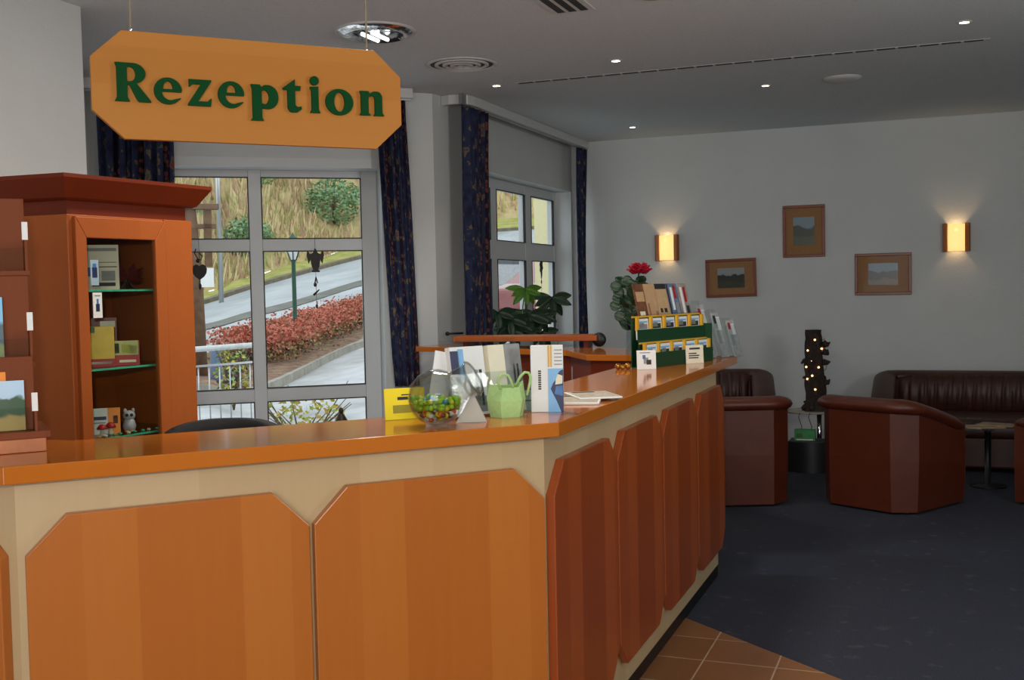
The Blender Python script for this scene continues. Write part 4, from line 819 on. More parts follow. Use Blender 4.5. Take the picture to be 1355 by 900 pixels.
def tub(name, label, cat, loc, front_deg, w_, d_, hb, ha, m, group=None, gathers=True, thick=.13, mc=None):
    """tub seat; the arms drop from hb at the back to ha at the front"""
    t = thing(name, label, cat, loc, R(front_deg - 90), group); mc = mc or m
    P, S = upath(w_ - .06, d_ - .04, .115, 1)
    yb, yf = -(d_ - .04) / 2, (d_ - .04) / 2
    def top(y):
        v = (y - yb) / (yf - yb); e = max(0, min(1, (v - .06) / .90)); return hb + (ha - hb) * e ** 1.25
    # outer shell
    q = MB(); q.smooth = True; vs = []; fs = []; n = len(P)
    for (x, y, nx, ny) in P:
        zt = top(y) - .035
        vs += [(x + nx * .0, y + ny * .0, .015), (x + nx * .012, y + ny * .012, zt * .5), (x + nx * .012, y + ny * .012, zt), (x - nx * thick * .9, y - ny * thick * .9, zt), (x - nx * thick * .9, y - ny * thick * .9, .015)]
    for i in range(n - 1):
        for k in range(5): fs.append((i * 5 + k, (i + 1) * 5 + k, (i + 1) * 5 + (k + 1) % 5, i * 5 + (k + 1) % 5))
    fs += [tuple(range(4, -1, -1)), tuple((n - 1) * 5 + k for k in range(5))]
    q.add(vs, fs, False); q.build('shell', m, t, bevel=.010, bseg=3)
    # padded rim
    P, S = upath(w_ - .06, d_ - .04, .15, 6); n = len(P)
    q = MB(); pts = []; 
    sg_ = 14; vs = []; fs = []
    for j, (x, y, nx, ny) in enumerate(P):
        e = min(1, (j + .8) / 2.5, (n - j - .2) / 2.5) ** .5; z = top(y); cx_ = x - nx * (thick * .42 - .012); cy_ = y - ny * (thick * .42 - .012)
        for k in range(sg_):
            a = 2 * math.pi * k / sg_; ro = (thick * .62 + .012) * math.cos(a) * e; rz_ = .050 * math.sin(a) * e
            vs.append((cx_ + nx * ro, cy_ + ny * ro, z - .045 + rz_))
    for j in range(n - 1): fs += [(j * sg_ + k, j * sg_ + (k + 1) % sg_, (j + 1) * sg_ + (k + 1) % sg_, (j + 1) * sg_ + k) for k in range(sg_)]
    fs += [tuple(range(sg_ - 1, -1, -1)), tuple((n - 1) * sg_ + k for k in range(sg_))]
    q.add(vs, fs, True); q.build('padded_rim', m, t)
    # seat
    x = w_ / 2 - thick - .02
    q = MB(); q.prism([(-x, yb + thick), (x, yb + thick), (x, yf + .0), (-x, yf + .0)], .03, .27); q.build('seat_base', m, t, bevel=.02)
    q = MB(); q.prism([(-x, yb + thick + .06), (x, yb + thick + .06), (x, yf + .03), (-x, yf + .03)], .27, .42); q.build('seat_cushion', mc, t, bevel=.045, bseg=4)
    # gathered back cushion
    def f(u, v):
        xx = (u - .5) * 2 * x * 1.0; bulge = math.sin(math.pi * min(1, max(0, v * .92 + .04))) ** .6
        wr = .010 * math.sin(u * (w_ * 70)) * (1 - abs(v - .45)) + .006 * math.sin(u * w_ * 120 + 5 * v) if gathers else 0
        edge = (2 * abs(u - .5)) ** 6
        return (xx, yb + thick * .75 + .02 + (.10 * bulge + wr) * (1 - .7 * edge), .38 + (hb - .40) * v - .05 * edge * v)
    q = MB(); q.grid(f, int(60 * w_), 14); q.build('back_cushion', mc, t, solid=.02)
    for sx in (-1, 1):
        for sy in (-1, 1): MB().lathe([(.02, 0), (.022, .016)], 12, (sx * (w_ / 2 - .10), sy * (d_ / 2 - .12), 0)).build('foot', M_blackpl, t)
    return t
tub('armchair', 'cognac leather tub armchair in the middle, seen from behind, beside the tree lamp table', 'armchair', (-.315, 7.80, 0), 60, .75, .72, .74, .565, M_leather, 'leather tub armchairs')
tub('armchair', 'cognac leather tub armchair nearest the counter end, seen square from behind', 'armchair', (-1.405, 7.70, 0), 112, .80, .74, .74, .62, M_leather, 'leather tub armchairs')
tub('armchair', 'cognac leather tub armchair cut off by the right edge of the picture', 'armchair', (.97, 8.12, 0), 150, .80, .76, .755, .58, M_leather, 'leather tub armchairs')
tub('armchair', 'leather armchair with gathered back against the wall, facing the camera behind the counter end', 'armchair', (-1.72, 9.20, 0), -80, .86, .76, .77, .60, M_leatherdk, 'leather tub armchairs')
tub('sofa', 'dark brown leather sofa with gathered back against the back wall', 'sofa', (.36, 9.62, 0), -90, 1.72, .84, .735, .55, M_leatherdk)
# glass coffee table
ct = thing('coffee_table', 'low glass-topped table between the armchairs and the sofa', 'table', (.33, 8.62, 0))
MB().lathe([(0, .425), (.28, .425), (.285, .431), (.28, .437), (0, .437)], 40, caps=False).build('glass_top', M_clear, ct)
MB().lathe([(.0, .0), (.12, .0), (.12, .010), (.022, .02), (.022, .40), (.06, .425)], 28, caps=False).build('pedestal', M_blackpl, ct)
for k, (x, y, rz) in enumerate(((.30, 8.58, 12), (.40, 8.66, -20))):
    r = thing('magazine', ['pale open magazine on the glass coffee table', 'second pale magazine on the coffee table, towards the sofa'][k], 'magazine', (x, y, .4375 + .0065 * k), R(rz), 'magazines on the coffee table'); bx(-.13, .13, -.09, .09, 0, .006).build('cover', mat('magazine_cover', rgb(150, 126, 98), .5, noise=.3, scale=30), r)
bw = thing('glass_candle_bowl', 'small glass bowl glinting on the coffee table', 'bowl', (.24, 8.78, .4375)); MB().lathe([(.0, .0), (.03, .0), (.045, .02), (.05, .045)], 20, caps=False).build('bowl_glass', M_clear, bw, solid=.003)

# side table with the lit bark lamp
sd = thing('side_table', 'small glass side table with chrome leg between two armchairs', 'table', (-1.0, 9.5, 0))
MB().lathe([(0, .418), (.22, .418), (.224, .424), (.22, .430), (0, .430)], 36, caps=False).build('glass_top', mat('frosted_top', rgb(150, 146, 132), .2), sd)
MB().tube([(.06, .0, .02), (.06, 0, .418)], .02, 16).build('chrome_leg', M_chrome, sd); MB().lathe([(0, 0), (.16, 0), (.16, .012), (.03, .02)], 30, (0.06, 0, 0)).build('foot_plate', M_chrome, sd)
bk = thing('bark_lamp', 'upright dark bark trunk ornament wound with small glowing lights', 'lamp', (-.965, 9.49, .4305))
q = MB(); rr = random.Random(12)
def trunk(u, v):
    a = u * 2 * math.pi; r_ = .085 - .028 * v + .03 * max(0, .14 - v) * 6 + .010 * math.sin(5 * a + 7 * v) + .006 * math.sin(11 * a - 17 * v)
    return (r_ * math.cos(a) - .02 * v, r_ * math.sin(a), .68 * v)
q.grid(trunk, 36, 30); q.add([trunk(i / 12, 1) for i in range(12)], [tuple(range(12))], False); q.build('trunk', mat('dark_bark', rgb(44, 33, 26), .85, noise=.4, scale=40, bump=1, bscale=60), bk)
M_knot = mat('dark_bark_b', rgb(50, 38, 30), .85, noise=.4, scale=40)
for k in range(14):
    a = rr.uniform(0, 6.28); z = rr.uniform(.03, .6); r_ = .065
    MB().tube([(r_ * math.cos(a), r_ * math.sin(a), z), ((r_ + .035) * math.cos(a), (r_ + .035) * math.sin(a), z + rr.uniform(-.02, .03)), ((r_ + .05) * math.cos(a + .3), (r_ + .05) * math.sin(a + .3), z + rr.uniform(-.01, .02))], [.030, .020, .008], 7).build('bark_knot', M_knot, bk)
for k in range(7):
    a = 2 * math.pi * k / 7; MB().tube([(.06 * math.cos(a), .06 * math.sin(a), .06), (.12 * math.cos(a), .12 * math.sin(a), .018)], [.03, .016], 8).build('root', M_knot, bk)
for (px_, z) in ((.004, .60), (.056, .525), (-.056, .51), (-.028, .42), (.032, .37), (-.072, .37), (-.062, .27), (.004, .185), (-.02, .30)):
    yy = -math.sqrt(max(.0005, .085 ** 2 - min(px_ ** 2, .083 ** 2))) ; q = MB().ball((px_, yy, z), .009, seg=10, rings=7)
    q.build('fairy_light', mat('lit_fairy_light', (1, .6, .4, 1), .5, emit=(1, .42, .20, 1), es=3.5), bk)
q = MB(); q.tube([(.088 * math.cos(a * .55), .088 * math.sin(a * .55), .1 + a * .023) for a in range(23)], .0025, 5); q.build('light_cable', M_leafdk, bk)
for k, dx in enumerate((-.05, .03)):
    o = MB().tube([(-1.02 + dx, 9.27, .435), (-1.03 + dx, 9.24, .40), (-1.0 + dx, 9.22, .32), (-1.03 + dx, 9.1, .262)], .003, 6).build('cable', M_blackpl); tag(o, ['left', 'right'][k] + ' of two thin cables running down from the side table', 'cable', 'cables at the side table')
bb = thing('black_subwoofer_box', 'black floor box standing under the side table between the armchairs', 'box', (-.955, 9.03, 0))
q = MB(); q.grid(lambda u, v: (-.17 + .34 * u, -.12 - .05 * math.sin(math.pi * u), .0 + .245 * v), 16, 1); q.build('curved_front', M_blackpl, bb); bx(-.17, .17, -.12, .10, 0, .245).build('box_body', M_blackpl, bb, bevel=.006)
for k in range(4): MB().lathe([(0, 0), (.008, 0), (.008, .004)], 10, (0, 0, 0)).build('knob', M_steel, bb).location = (.155, -.132, .05 + .045 * k)
card('green_carton', 'small green printed carton lying on the black floor box', 'carton', (-1.00, 8.95, .2455), R(2), .16, .085, .09, mat('green_print', rgb(44, 132, 70), .5, noise=.15, scale=40), [(.1, .4, .3, .7, M_leaf), (.1, .9, .06, .16, M_cream)])

# ================================================================ PLANT, BOTTLE, WINDOW ORNAMENTS
def palm(q, c_, d, n, l_, w_, spread=1.2, droop=.35):
    d = Vector(d).normalized(); s_ = d.cross(Vector((0, 0, 1))).normalized() if abs(d.z) < .95 else Vector((1, 0, 0)); u_ = s_.cross(d)
    for k in range(n):
        t_ = R(176 + 188 * k / (n - 1)); v = Vector((.80 * math.cos(t_), .55 * math.cos(t_), .85 * math.sin(t_) + .10)) + Vector((.25, -.35, 0)) * (1 if k % 2 else -.4)
        leafm(q, c_, v, w_ * 1.0, l_ * 1.05 * (1 - .15 * (k % 2)), droop * .7, up=Vector((.5, -.8, .35)))
pl = thing('potted_plant', 'potted umbrella plant with hand-shaped glossy leaves on the sill of the far window', 'plant', (XR + .10, 8.62, .92), 0)
MB().lathe([(0, .0), (.075, .0), (.10, .15), (.108, .16), (.098, .165), (.09, .15), (.0, .145)], 26, caps=False).build('plant_pot', M_white, pl)
q = MB(); heads = [(.03, -.34, .34, .17), (.03, .3, .36, .2), (-.02, -.48, .40, .16), (.0, .10, .58, .16), (.0, .16, .36, .23), (.02, .72, .50, .21), (0.0, -.12, .28, .17), (.02, .42, .20, .18), (.03, .02, .22, .14), (.02, -.3, .24, .15)]
for (x, y, z, s) in heads: q.tube([(0, 0, .14), (x * .3, y * .35, z * .75), (x, y, z)], .006, 6)
q.build('stems', mat('plant_stem', rgb(96, 96, 62), .6), pl)
q = MB(); q2 = MB()
for i, (x, y, z, s) in enumerate(heads):
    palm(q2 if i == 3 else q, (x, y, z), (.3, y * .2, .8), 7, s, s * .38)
q.build('leaves', M_leafdk, pl, solid=.001); o = q2.build('leaves', mat('light_green_leaf', rgb(84, 130, 36), .4), pl, solid=.001); o['label'] = 'lighter green leaves'  # one leaf head has a lighter green colour
r = thing('white_bottle', 'slim white bottle on the sill at the left of the plant', 'bottle', (XR - .02, 8.08, .92)); MB().lathe([(0, 0), (.028, 0), (.03, .01), (.03, .26), (.022, .30), (.012, .32), (.012, .37), (0, .37)], 18, caps=False).build('bottle_body', M_paper, r)
# leaf-shaped hanger in the far window
r = thing('window_hanger', 'small dark leaf-shaped ornament hanging in the right pane of the far window', 'ornament', (XR - .185, 9.93, 0), R(90))
def blob(pts, y0, y1): return MB().plate(pts, y0, y1)
blob([(-.0, 1.80), (.012, 1.765), (.035, 1.76), (.028, 1.735), (.045, 1.70), (.02, 1.68), (.018, 1.64), (.0, 1.60), (-.010, 1.655), (-.035, 1.675), (-.028, 1.71), (-.04, 1.735), (-.018, 1.765)], -.004, .004).build('metal_leaf', M_darkiron, r)
MB().tube([(0, 0, 1.86), (0, 0, 1.30)], .0015, 5).build('hanging_thread', M_darkiron, r); MB().ball((0, 0, 1.57), .012, (1, .4, 1.6)).build('drop', M_darkiron, r)
# hangers in the big window
hn = thing('window_hanger', 'dark metal bird-like ornament hanging on a chain in the right panes of the big window', 'ornament', (-4.170, 6.842, 0), AW)
P = [(0, 1.83), (.014, 1.80), (.022, 1.79), (.040, 1.785), (.045, 1.80), (.058, 1.805), (.062, 1.775), (.055, 1.745), (.050, 1.715), (.038, 1.735), (.036, 1.75), (.028, 1.70), (.018, 1.672), (.03, 1.665), (.028, 1.655), (0, 1.655)]
blob(P + [(-x, z) for x, z in P[::-1][1:-1]], -.005, .005).build('metal_figure', M_darkiron, hn)
MB().tube([(0, 0, 1.94), (0, 0, 1.40)], .0015, 5).build('chain', M_darkiron, hn)
q = MB(); q.tube([(0, 0, 1.62), (-.010, 0, 1.57)], .004, 6); q.tube([(0, 0, 1.62), (.012, 0, 1.575)], .004, 6); q.ball((-.006, 0, 1.565), .012, (1, .5, 1.3)); q.tube([(-.02, 0, 1.49), (.022, 0, 1.53)], [.009, .004], 7); q.ball((.002, 0, 1.41), .008, (1, .6, 2.2)); q.build('pendant', M_darkiron, hn)
hn2 = thing('window_hanger', 'dark heart-shaped metal ornament hanging in the left panes of the big window, beside the cabinet', 'ornament', (-4.80, 6.345, 0), AW)
hp = [(0, 1.60)] + [(.050 * math.sin(R(a)) * 1.0 + .004, 1.675 + .048 * math.cos(R(a))) for a in range(110, -10, -15)] + [(0, 1.705)]
hp = [(0, 1.612), (.03, 1.635), (.046, 1.66), (.050, 1.69), (.040, 1.712), (.022, 1.722), (.008, 1.716), (0, 1.706)]
blob(hp + [(-x, z) for x, z in hp[::-1][1:-1]], -.006, .006).build('metal_heart', M_darkiron, hn2)
MB().tube([(0, 0, 1.90), (0, 0, 1.57)], .0015, 5).build('chain', M_darkiron, hn2)
q = MB(); q.tube([(-.02, 0, 1.83), (-.03, 0, 1.80), (-.01, 0, 1.76), (.012, 0, 1.75), (.02, 0, 1.78), (.0, 0, 1.80)], .004, 6); q.ball((-.01, 0, 1.745), .014, (1, .5, 1)); q.build('scroll', M_darkiron, hn2)
MB().ball((0, 0, 1.568), .012, (.9, .6, 1.9)).build('drop', M_darkiron, hn2)
fg = thing('seated_figurine', 'small dark seated figurine in the low pane of the big window', 'figurine', (-4.005, 6.86, 0), AW)
bx(-.10, .10, -.06, .06, 0, .54).build('plinth_block', M_brown, fg)
MB().lathe([(.0, .541), (.045, .541), (.052, .56), (.044, .59), (.030, .615), (.018, .632), (.012, .64)], 18, caps=False).build('figure_body', mat('dark_bronze', rgb(50, 36, 26), .5, noise=.3), fg); MB().ball((0, 0, .655), .019, (1, 1, 1.3)).build('figure_head', mat('dark_bronze', rgb(50, 36, 26), .5), fg)

# ================================================================ OUTDOORS
rowsP = {
 'R0': [(-9.5, 2.5, -.1), (-6.6, 6.0, -.06), (-5.5, 7.0, -.05), (-4.96, 7.35, -.05), (-4.2, 8.3, -.08), (-3.75, 9.6, -.1), (-3.68, 11.345, -.1)],
 'R1': [(-14.0, 8.5, .1), (-9.878, 10.053, .212), (-8.61, 11.1, .28), (-8.65, 12.70, .126), (-10.776, 19.382, .401), (-9.595, 22.009, .749), (-5.5, 24.5, .98)],
 'R2': [(-18, 10, .1), (-12.917, 13.17, .285), (-12.115, 15.636, .378), (-12.108, 17.789, .419), (-13.712, 24.709, .911), (-11.992, 27.548, 1.285), (-8.0, 30.2, 1.46)],
 'R3': [(-28, 15, .1), (-21.272, 21.73, .5), (-19.763, 25.586, 1.164), (-19.598, 28.903, 1.764), (-19.584, 35.404, 2.753), (-16.782, 38.69, 3.657), (-9.3, 42.5, 4.0)],
 'R4': [(-31, 17, .4), (-23.55, 24.08, .8), (-21.675, 28.081, 1.506), (-21.326, 31.475, 2.221), (-21.051, 38.085, 3.351), (-17.979, 41.477, 4.276), (-10.0, 45.5, 4.7)],
 'R5': [(-44, 28, 8), (-36.442, 37.718, 9.2), (-31.853, 41.698, 10.5), (-29.952, 44.618, 11.5), (-28.376, 51.723, 12.4), (-23.956, 55.605, 12.8), (-12.0, 60.5, 13)]}
def interp(L, u):
    """smooth interpolation along a polyline given by index"""
    n = len(L) - 1; t = u * n; i = min(int(t), n - 1); f = t - i
    p = [Vector(L[max(0, i - 1)]), Vector(L[i]), Vector(L[i + 1]), Vector(L[min(n, i + 2)])]
    return tuple(.5 * ((2 * p[1]) + (p[2] - p[0]) * f + (2 * p[0] - 5 * p[1] + 4 * p[2] - p[3]) * f * f + (3 * p[1] - p[0] - 3 * p[2] + p[3]) * f ** 3))
def between(a, b, u, v): return Vector(interp(rowsP[a], u)).lerp(Vector(interp(rowsP[b], u)), v)
def ramp_mat(name, stops, scale, rough=.95, detail=5, bump=.6, stretch=(1, 1, 1), scale2=None):
    m, t, b = nt(name)
    tc = t.nodes.new('ShaderNodeTexCoord'); mp = t.nodes.new('ShaderNodeMapping'); mp.inputs['Scale'].default_value = stretch; lk(t, tc.outputs['Object'], mp.inputs[0])
    n = t.nodes.new('ShaderNodeTexNoise'); n.inputs['Scale'].default_value = scale; n.inputs['Detail'].default_value = detail; n.inputs['Roughness'].default_value = .7; lk(t, mp.outputs[0], n.inputs[0])
    r = t.nodes.new('ShaderNodeValToRGB'); lk(t, n.outputs['Fac'], r.inputs[0]); e = r.color_ramp.elements
    e[0].position = stops[0][0]; e[0].color = stops[0][1]; e[1].position = stops[-1][0]; e[1].color = stops[-1][1]
    for p, c in stops[1:-1]: x = e.new(p); x.color = c
    lk(t, r.outputs[0], b.inputs['Base Color']); b.inputs['Roughness'].default_value = rough; b.inputs['Specular IOR Level'].default_value = .2
    bp = t.nodes.new('ShaderNodeBump'); bp.inputs['Strength'].default_value = bump; bp.inputs['Distance'].default_value = .1; lk(t, n.outputs['Fac'], bp.inputs['Height']); lk(t, bp.outputs[0], b.inputs['Normal'])
    return m
M_road = ramp_mat('wet_asphalt', [(.3, rgb(136, 142, 144)), (.48, rgb(160, 166, 168)), (.54, rgb(166, 172, 174)), (.7, rgb(182, 188, 190))], .7, .6, 4, .05, (1, .25, 1))
M_pave = ramp_mat('pale_forecourt', [(.3, rgb(140, 142, 140)), (.5, rgb(176, 178, 178)), (.7, rgb(200, 204, 208))], 1.1, .5, 4, .05, (1, .4, 1))
M_mulch = ramp_mat('leaf_mulch', [(.3, rgb(92, 74, 60)), (.5, rgb(134, 108, 92)), (.7, rgb(160, 140, 110))], 5, .95, 6, .6)
M_verge = ramp_mat('grass_verge', [(.3, rgb(110, 124, 60)), (.5, rgb(158, 158, 88)), (.7, rgb(180, 170, 108))], 1.4, .95, 7, .6)
M_hill = ramp_mat('dry_hillside', [(.3, rgb(120, 104, 70)), (.45, rgb(168, 148, 104)), (.55, rgb(188, 170, 124)), (.7, rgb(150, 150, 92))], .9, .95, 8, 1.0, (1, 1, .6))
def strip(name, a, b, m, label, cat, nv=3, fn=None):
    q = MB(); q.grid(lambda u, v: tuple(between(a, b, u, v) + (fn(u, v) if fn else Vector((0, 0, 0)))), 48, nv)
    o = q.build(name, m); o['kind'] = 'structure'; return o
strip('forecourt', 'R0', 'R1', M_pave, '', '')
strip('hedge_bed', 'R1', 'R2', M_mulch, '', '', fn=lambda u, v: Vector((0, 0, .12)))
strip('road', 'R2', 'R3', M_road, '', '')
strip('grass_verge', 'R3', 'R4', M_verge, '', '', 4, fn=lambda u, v: Vector((0, 0, .06 * math.sin(u * 60))))
strip('hillside', 'R4', 'R5', M_hill, '', '', 24, fn=lambda u, v: Vector((0, 0, (.5 * math.sin(u * 37 + v * 9) + .3 * math.sin(u * 71 - v * 17)) * min(1, v * 3))))
# tar seam along the road
q = MB(); q.grid(lambda u, v: tuple(between('R2', 'R3', u, .42 + .10 * v + .015 * math.sin(u * 30)) + Vector((0, 0, .02))), 48, 1); o = q.build('road_seam', mat('dark_tar', rgb(104, 104, 96), .8, noise=.2, scale=2)); o['kind'] = 'structure'
def kerb(name, row, m, h, w_, drop=.0, dv=0.0):
    q = MB(); N = 60; vs = []; fs = []
    for i in range(N + 1):
        p = Vector(interp(rowsP[row], i / N)); d = Vector(interp(rowsP[row], min(1, i / N + .01))) - Vector(interp(rowsP[row], max(0, i / N - .01))); d.z = 0; d.normalize(); s_ = Vector((-d.y, d.x, 0))
        for (a, z) in ((0, -.1), (0, h), (w_, h), (w_, -.1)): vs.append(tuple(p + s_ * a + Vector((0, 0, z))))
    for i in range(N):
        for k in range(3): fs.append((i * 4 + k, (i + 1) * 4 + k, (i + 1) * 4 + k + 1, i * 4 + k + 1))
    o = q.add(vs, fs, False).build(name, m); o['kind'] = 'structure'
kerb('kerb', 'R1', mat('granite_kerb', rgb(150, 146, 134), .8, noise=.2, scale=6), .13, .22)
kerb('kerb', 'R3', mat('dark_kerb', rgb(112, 104, 84), .9, noise=.25, scale=6), .12, .25)

def foliage(q, c_, rx, ry, rz_, n, s, rnd, mats=1, flat=False):
    for k in range(n):
        while True:
            p = Vector((rnd.uniform(-1, 1), rnd.uniform(-1, 1), rnd.uniform(-1, 1)))
            if .35 < p.length < 1: break
        c = Vector((c_[0] + p.x * rx, c_[1] + p.y * ry, c_[2] + p.z * rz_)); q.m = rnd.randrange(mats)
        a = rnd.uniform(0, 6.28); b = rnd.uniform(-1, 1); u = Vector((math.cos(a), math.sin(a), b)).normalized() * s; v = u.cross(Vector((rnd.uniform(-1, 1), rnd.uniform(-1, 1), rnd.uniform(-1, 1)))).normalized() * s * .6
        q.add([tuple(c - u), tuple(c + v), tuple(c + u), tuple(c - v)], [(0, 1, 2, 3)], False)
# red-leaved hedge along the bed: one hedge
q = MB(); rnd = random.Random(21)
HP = [between('R1', 'R2', u, .58) for u in [(.468 + .0105 * i) for i in range(27)]]
def hh_(i): return .52 + .05 * math.sin(i * 1.3)
for i, p in enumerate(HP):
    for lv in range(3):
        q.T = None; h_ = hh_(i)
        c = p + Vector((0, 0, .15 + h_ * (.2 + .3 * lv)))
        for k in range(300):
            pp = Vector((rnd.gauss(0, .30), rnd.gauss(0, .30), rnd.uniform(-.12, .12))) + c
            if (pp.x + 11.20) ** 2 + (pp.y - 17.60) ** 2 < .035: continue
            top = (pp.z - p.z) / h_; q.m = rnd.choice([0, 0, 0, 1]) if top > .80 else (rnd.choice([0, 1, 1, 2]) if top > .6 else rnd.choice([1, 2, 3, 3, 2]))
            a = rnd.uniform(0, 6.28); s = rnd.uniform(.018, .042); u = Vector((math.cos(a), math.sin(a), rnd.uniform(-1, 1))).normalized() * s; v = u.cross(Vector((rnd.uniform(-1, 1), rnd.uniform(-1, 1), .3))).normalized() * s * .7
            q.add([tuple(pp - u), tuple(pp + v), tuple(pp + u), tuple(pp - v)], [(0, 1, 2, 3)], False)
hd_ = thing('hedge', 'low hedge with red and orange autumn leaves along the bed outside the big window', 'hedge', (0, 0, 0))
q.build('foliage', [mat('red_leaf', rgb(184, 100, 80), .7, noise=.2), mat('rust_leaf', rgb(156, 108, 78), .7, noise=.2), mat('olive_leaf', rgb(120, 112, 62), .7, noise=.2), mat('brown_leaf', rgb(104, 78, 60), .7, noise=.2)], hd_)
q = MB()
for i, p in enumerate(HP):
    for k in range(3): q.tube([tuple(p + Vector((rnd.uniform(-.2, .2), rnd.uniform(-.2, .2), .05))), tuple(p + Vector((rnd.uniform(-.3, .3), rnd.uniform(-.3, .3), .5)))], .012, 4)
q.build('twigs', mat('grey_twig', rgb(96, 84, 72), .8), hd_)
# bushes on the slope
BUSHES = []
def bush(u, v, r_, lab, cols, n=1500, leaf=.085, z=0):
    p = between('R4', 'R5', u, v); BUSHES.append((tuple(p), r_)); t = thing('hillside_bush', lab, 'bush', p)
    q = MB(); foliage(q, (0, 0, r_ * .55 + z), r_, r_, r_ * .8, n, leaf, random.Random(int(u * 1000 + v * 77)), len(cols)); q.build('foliage', cols, t)
    MB().tube([(0, 0, -.3), (0, 0, r_ * .8)], .07, 7).build('stem', mat('bark_brown', rgb(86, 66, 50), .9), t)
Gr = [mat('bush_green_a', rgb(134, 166, 112), .7, noise=.2), mat('bush_green_b', rgb(104, 144, 92), .7, noise=.2)]
Gb = [mat('bush_blue_a', rgb(132, 160, 118), .7, noise=.2), mat('bush_blue_b', rgb(100, 138, 94), .7, noise=.2)]
bush(.475, .42, 1.5, 'green bush high on the slope at the upper left of the top right pane', Gr)
bush(.475, .10, .9, 'low green bush at the foot of the slope, bottom left of the top right pane', Gb, 1000)
bush(.600, .46, 2.0, 'large blue-green conifer bush at the upper right of the top right pane', Gb, 2000)
bush(.620, .16, 1.2, 'green bush low on the slope at the right of the top right pane', Gb, 1300)
bush(.310, .30, 1.0, 'small green bush on the slope left of the steel pole', Gr, 900)
bush(.70, .62, 2.2, 'dark green bush on the slope seen through the far window', Gb, 600)
bush(.84, .30, 2.0, 'second dark bush on the slope seen through the far window, further right', Gb, 500)
# dry grass tufts: uncountable
q = MB(); rnd = random.Random(4)
for k in range(9000):
    u, v = rnd.uniform(.22, .92), rnd.uniform(.0, .8) ; p = between('R4', 'R5', u, v) + Vector((0, 0, (.5 * math.sin(u * 37 + v * 9) + .3 * math.sin(u * 71 - v * 17)) * min(1, v * 3)))
    if any((p - Vector(b_)).length < r_b * 1.05 for b_, r_b in BUSHES): continue
    h_ = rnd.uniform(.2, .75); dx, dy = rnd.uniform(-.25, .25), rnd.uniform(-.25, .25); w_ = .05; q.m = rnd.choice([0, 0, 1, 2, 3])
    q.add([(p.x - w_, p.y, p.z - .1), (p.x + w_, p.y + w_, p.z - .1), (p.x + dx, p.y + dy, p.z + h_)], [(0, 1, 2)], False)
o = q.build('dry_grass', [mat('straw_a', rgb(206, 190, 142), .8, noise=.1), mat('straw_b', rgb(176, 152, 114), .8, noise=.1), mat('straw_c', rgb(158, 158, 98), .8, noise=.1), mat('straw_d', rgb(186, 152, 126), .8, noise=.1)])
tag(o, 'tall dry yellow and brown grass covering the slope across the road', 'grass', kind='stuff')
# street lamp
lp = thing('street_lamp', 'green lamp post with a white lantern beside the hedge', 'street lamp', (-11.20, 17.60, .38))
MB().lathe([(0, -.1), (.08, -.1), (.08, .3), (.05, .34), (.042, .6), (.038, 1.72), (.06, 1.76)], 14, caps=False).build('post', mat('green_paint', rgb(38, 78, 62), .5), lp)
MB().lathe([(.06, 1.76), (.165, 2.04)], 6, caps=False).build('lantern_glass', mat('frosted_lantern', rgb(220, 226, 230), .4), lp)
q = MB()
for k in range(6): a = math.pi * 2 * k / 6; q.tube([(.062 * math.cos(a), .062 * math.sin(a), 1.76), (.168 * math.cos(a), .168 * math.sin(a), 2.04)], .011, 5)
q.lathe([(.19, 2.04), (.17, 2.07), (.03, 2.22), (0, 2.28)], 6, caps=False); q.build('lantern_frame', mat('green_paint', rgb(38, 78, 62), .5), lp)
# wooden pole with sign and the timber rack
wp = thing('wooden_pole', 'tall brown wooden post with a white notice, outside the left panes of the big window', 'pole', (-9.42, 12.41, .2))
MB().tube([(0, 0, -.1), (-.03, 0, 1.6), (-.08, 0, 2.55)], [.10, .095, .08], 12).build('post', mat('weathered_post', rgb(104, 78, 56), .85, noise=.25, scale=12), wp)
o = bx(-.02, .17, -.13, -.11, 1.42, 1.68).build('notice_board', M_paper, wp); o.rotation_euler = (0, 0, R(25))
for bb_ in ((-.32, .30, -.10, .10, 2.48, 2.55), (.10, .20, -.05, .05, 1.7, 2.48), (-.28, .26, -.05, .05, 2.22, 2.28)): bx(*bb_).build('crossbeam', mat('weathered_post', rgb(104, 78, 56), .85), wp)
wp.rotation_euler = (0, 0, R(40))
for (x, y, z, lab, col, r_, h_, cat) in ((-9.05, 12.25, .2, 'blue-grey litter bin bag beside the wooden pole', rgb(92, 112, 140), .075, .62, 'bin'),):
    o = MB().lathe([(0, 0), (r_, 0), (r_ * 1.05, h_ * .5), (r_ * .9, h_ * .9), (r_ * .5, h_), (0, h_)], 14, (0, 0, 0), False).build('blue_litter_bin', mat('blue_plastic', col, .6)); o.location = (x, y, z); tag(o, lab, cat)
sp_ = thing('steel_pole', 'thin grey steel pole across the road, in the left panes of the big window', 'pole', (-18.9, 25.92, 1.1)); MB().tube([(0, 0, -.1), (0, 0, 9)], .07, 8).build('pole_tube', M_steel, sp_)
# railing
rl = thing('railing', 'white-topped metal railing with thin bars outside the left panes of the big window', 'railing', (-7.3, 7.3, 0), R(72.5))
MB().tube([(0, 0, .965), (2.42, 0, .985)], .028, 10).build('top_rail', mat('white_rail', rgb(214, 218, 216), .4), rl)
MB().box(0, 2.42, -.012, .012, .80, .82).build('mid_rail', M_steel, rl); MB().box(0, 2.42, -.012, .012, .17, .19).build('low_rail', M_steel, rl)
for k in range(19): MB().tube([(.06 + k * .125, 0, .18), (.06 + k * .125, 0, .81)], .007, 6).build('bar', M_steel, rl)
for k in range(3): MB().tube([(.03 + k * 1.18, 0, -.1), (.03 + k * 1.18, 0, .97)], .02, 8).build('post', M_steel, rl)
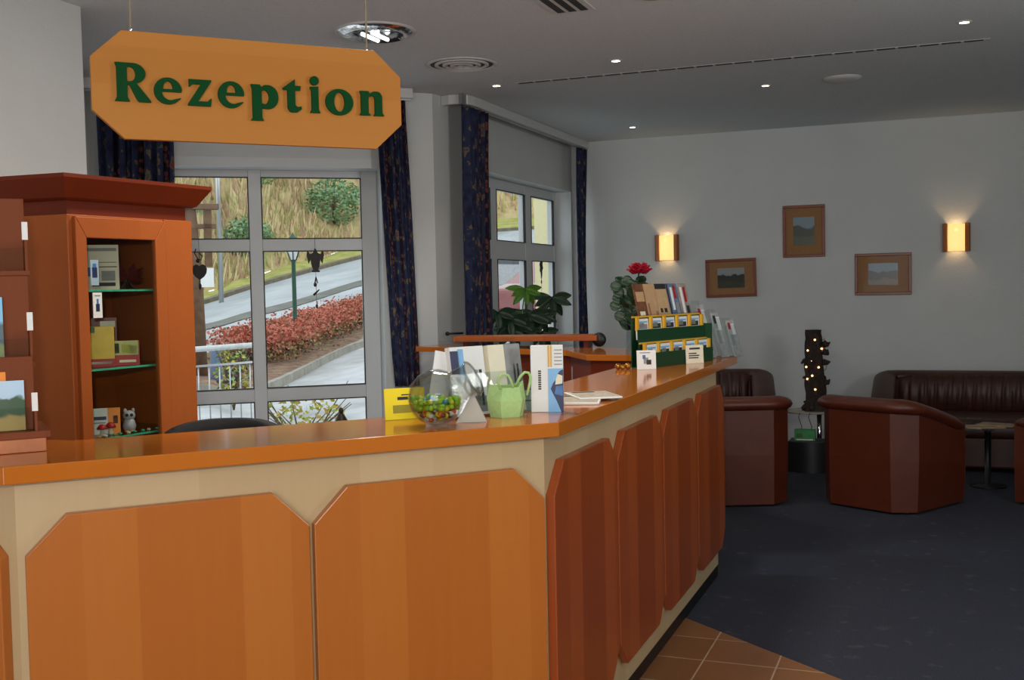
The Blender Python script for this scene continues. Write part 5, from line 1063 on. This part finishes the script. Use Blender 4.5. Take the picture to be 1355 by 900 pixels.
# small tree/shrub by railing end and front shrub
for (x, y, z, rx, rz_, n, s, lab, cols) in ((-7.75, 10.80, .2, .22, .42, 420, .03, 'small green and yellow shrub at the end of the railing', [Gr[0], mat('yellow_leaf', rgb(186, 180, 70), .7), mat('brown_leaf', rgb(104, 78, 60), .7)]),
                                        (-5.02, 7.95, -.05, .42, .42, 520, .028, 'twiggy yellow-green shrub just outside the low panes of the big window', [mat('yellow_leaf', rgb(186, 180, 70), .7), mat('lime_leaf', rgb(150, 160, 70), .7), mat('straw_e', rgb(190, 158, 92), .8)])):
    t = thing('shrub', lab, 'shrub', (x, y, z)); q = MB(); foliage(q, (0, 0, rz_ * .9), rx, rx, rz_ * .85, n, s, random.Random(6), 3); q.build('foliage', cols, t)
    q = MB(); rnd = random.Random(9)
    for k in range(16): a = rnd.uniform(0, 6.28); q.tube([(0, 0, -.05), (rx * .4 * math.cos(a), rx * .4 * math.sin(a), rz_), (rx * math.cos(a), rx * math.sin(a), rz_ * rnd.uniform(1.2, 2.0))], [.012, .008, .003], 5)
    q.build('twigs', mat('grey_twig', rgb(96, 84, 72), .8), t)
# building corner and parked car seen through the far window
bp_ = thing('building_wing', 'cream rendered pillar of the building outside the far window', 'building', (-4.30, 12.25, 0)); bx(-.12, .10, -.12, .20, -.2, 3.6).build('rendered_wall', mat('cream_render', rgb(214, 206, 160), .8, noise=.04), bp_); bx(.10, .17, -.14, .22, -.2, 3.6).build('downpipe_trim', mat('pale_render', rgb(226, 224, 206), .8), bp_)
def car(loc, rz, m, lab, s=1.0):
    t = thing('parked_car', lab, 'car', loc, rz)
    side = [(-2.0, .25), (2.0, .25), (2.08, .45), (2.05, .70), (1.25, .85), (.65, 1.32), (-.95, 1.36), (-1.65, .92), (-2.05, .82), (-2.1, .45)]
    MB().plate(side, -.82, .82).build('car_body', m, t, bevel=.09, bseg=3)
    MB().plate([(1.12, .86), (.58, 1.27), (-.88, 1.30), (-1.45, .90)], -.828, .828).build('car_windows', mat('dark_car_glass', rgb(50, 58, 62), .1, .8), t)
    for x in (-1.3, 1.3):
        for y in (-.76, .76):
            q = MB(); q.T = xf((x, y, .31), 0, R(90)); q.lathe([(.0, -.09), (.29, -.09), (.31, -.05), (.31, .05), (.29, .09), (0, .09)], 24); w_ = q.build('wheel', mat('tyre', rgb(26, 26, 28), .8), t)
            q = MB(); q.T = xf((x, y + (.095 if y > 0 else -.095), .31), 0, R(90)); q.lathe([(0, -.006), (.19, -.006), (.2, .006), (0, .006)], 18); q.build('hubcap', M_chrome, w_)
    for y in (-.6, .6): MB().ball((2.04, y, .62), .1, (.4, 1.4, .8)).build('headlight', M_paper, t)
car((-6.5, 21.2, .70), R(60), mat('red_car_paint', rgb(120, 14, 14), .25, coat=.5), 'red car parked outside the far window')
car((-11.5, 26.6, 1.3), R(60), mat('silver_car_paint', rgb(170, 176, 180), .25, coat=.5), 'silver car parked further up, seen in the left pane of the far window')
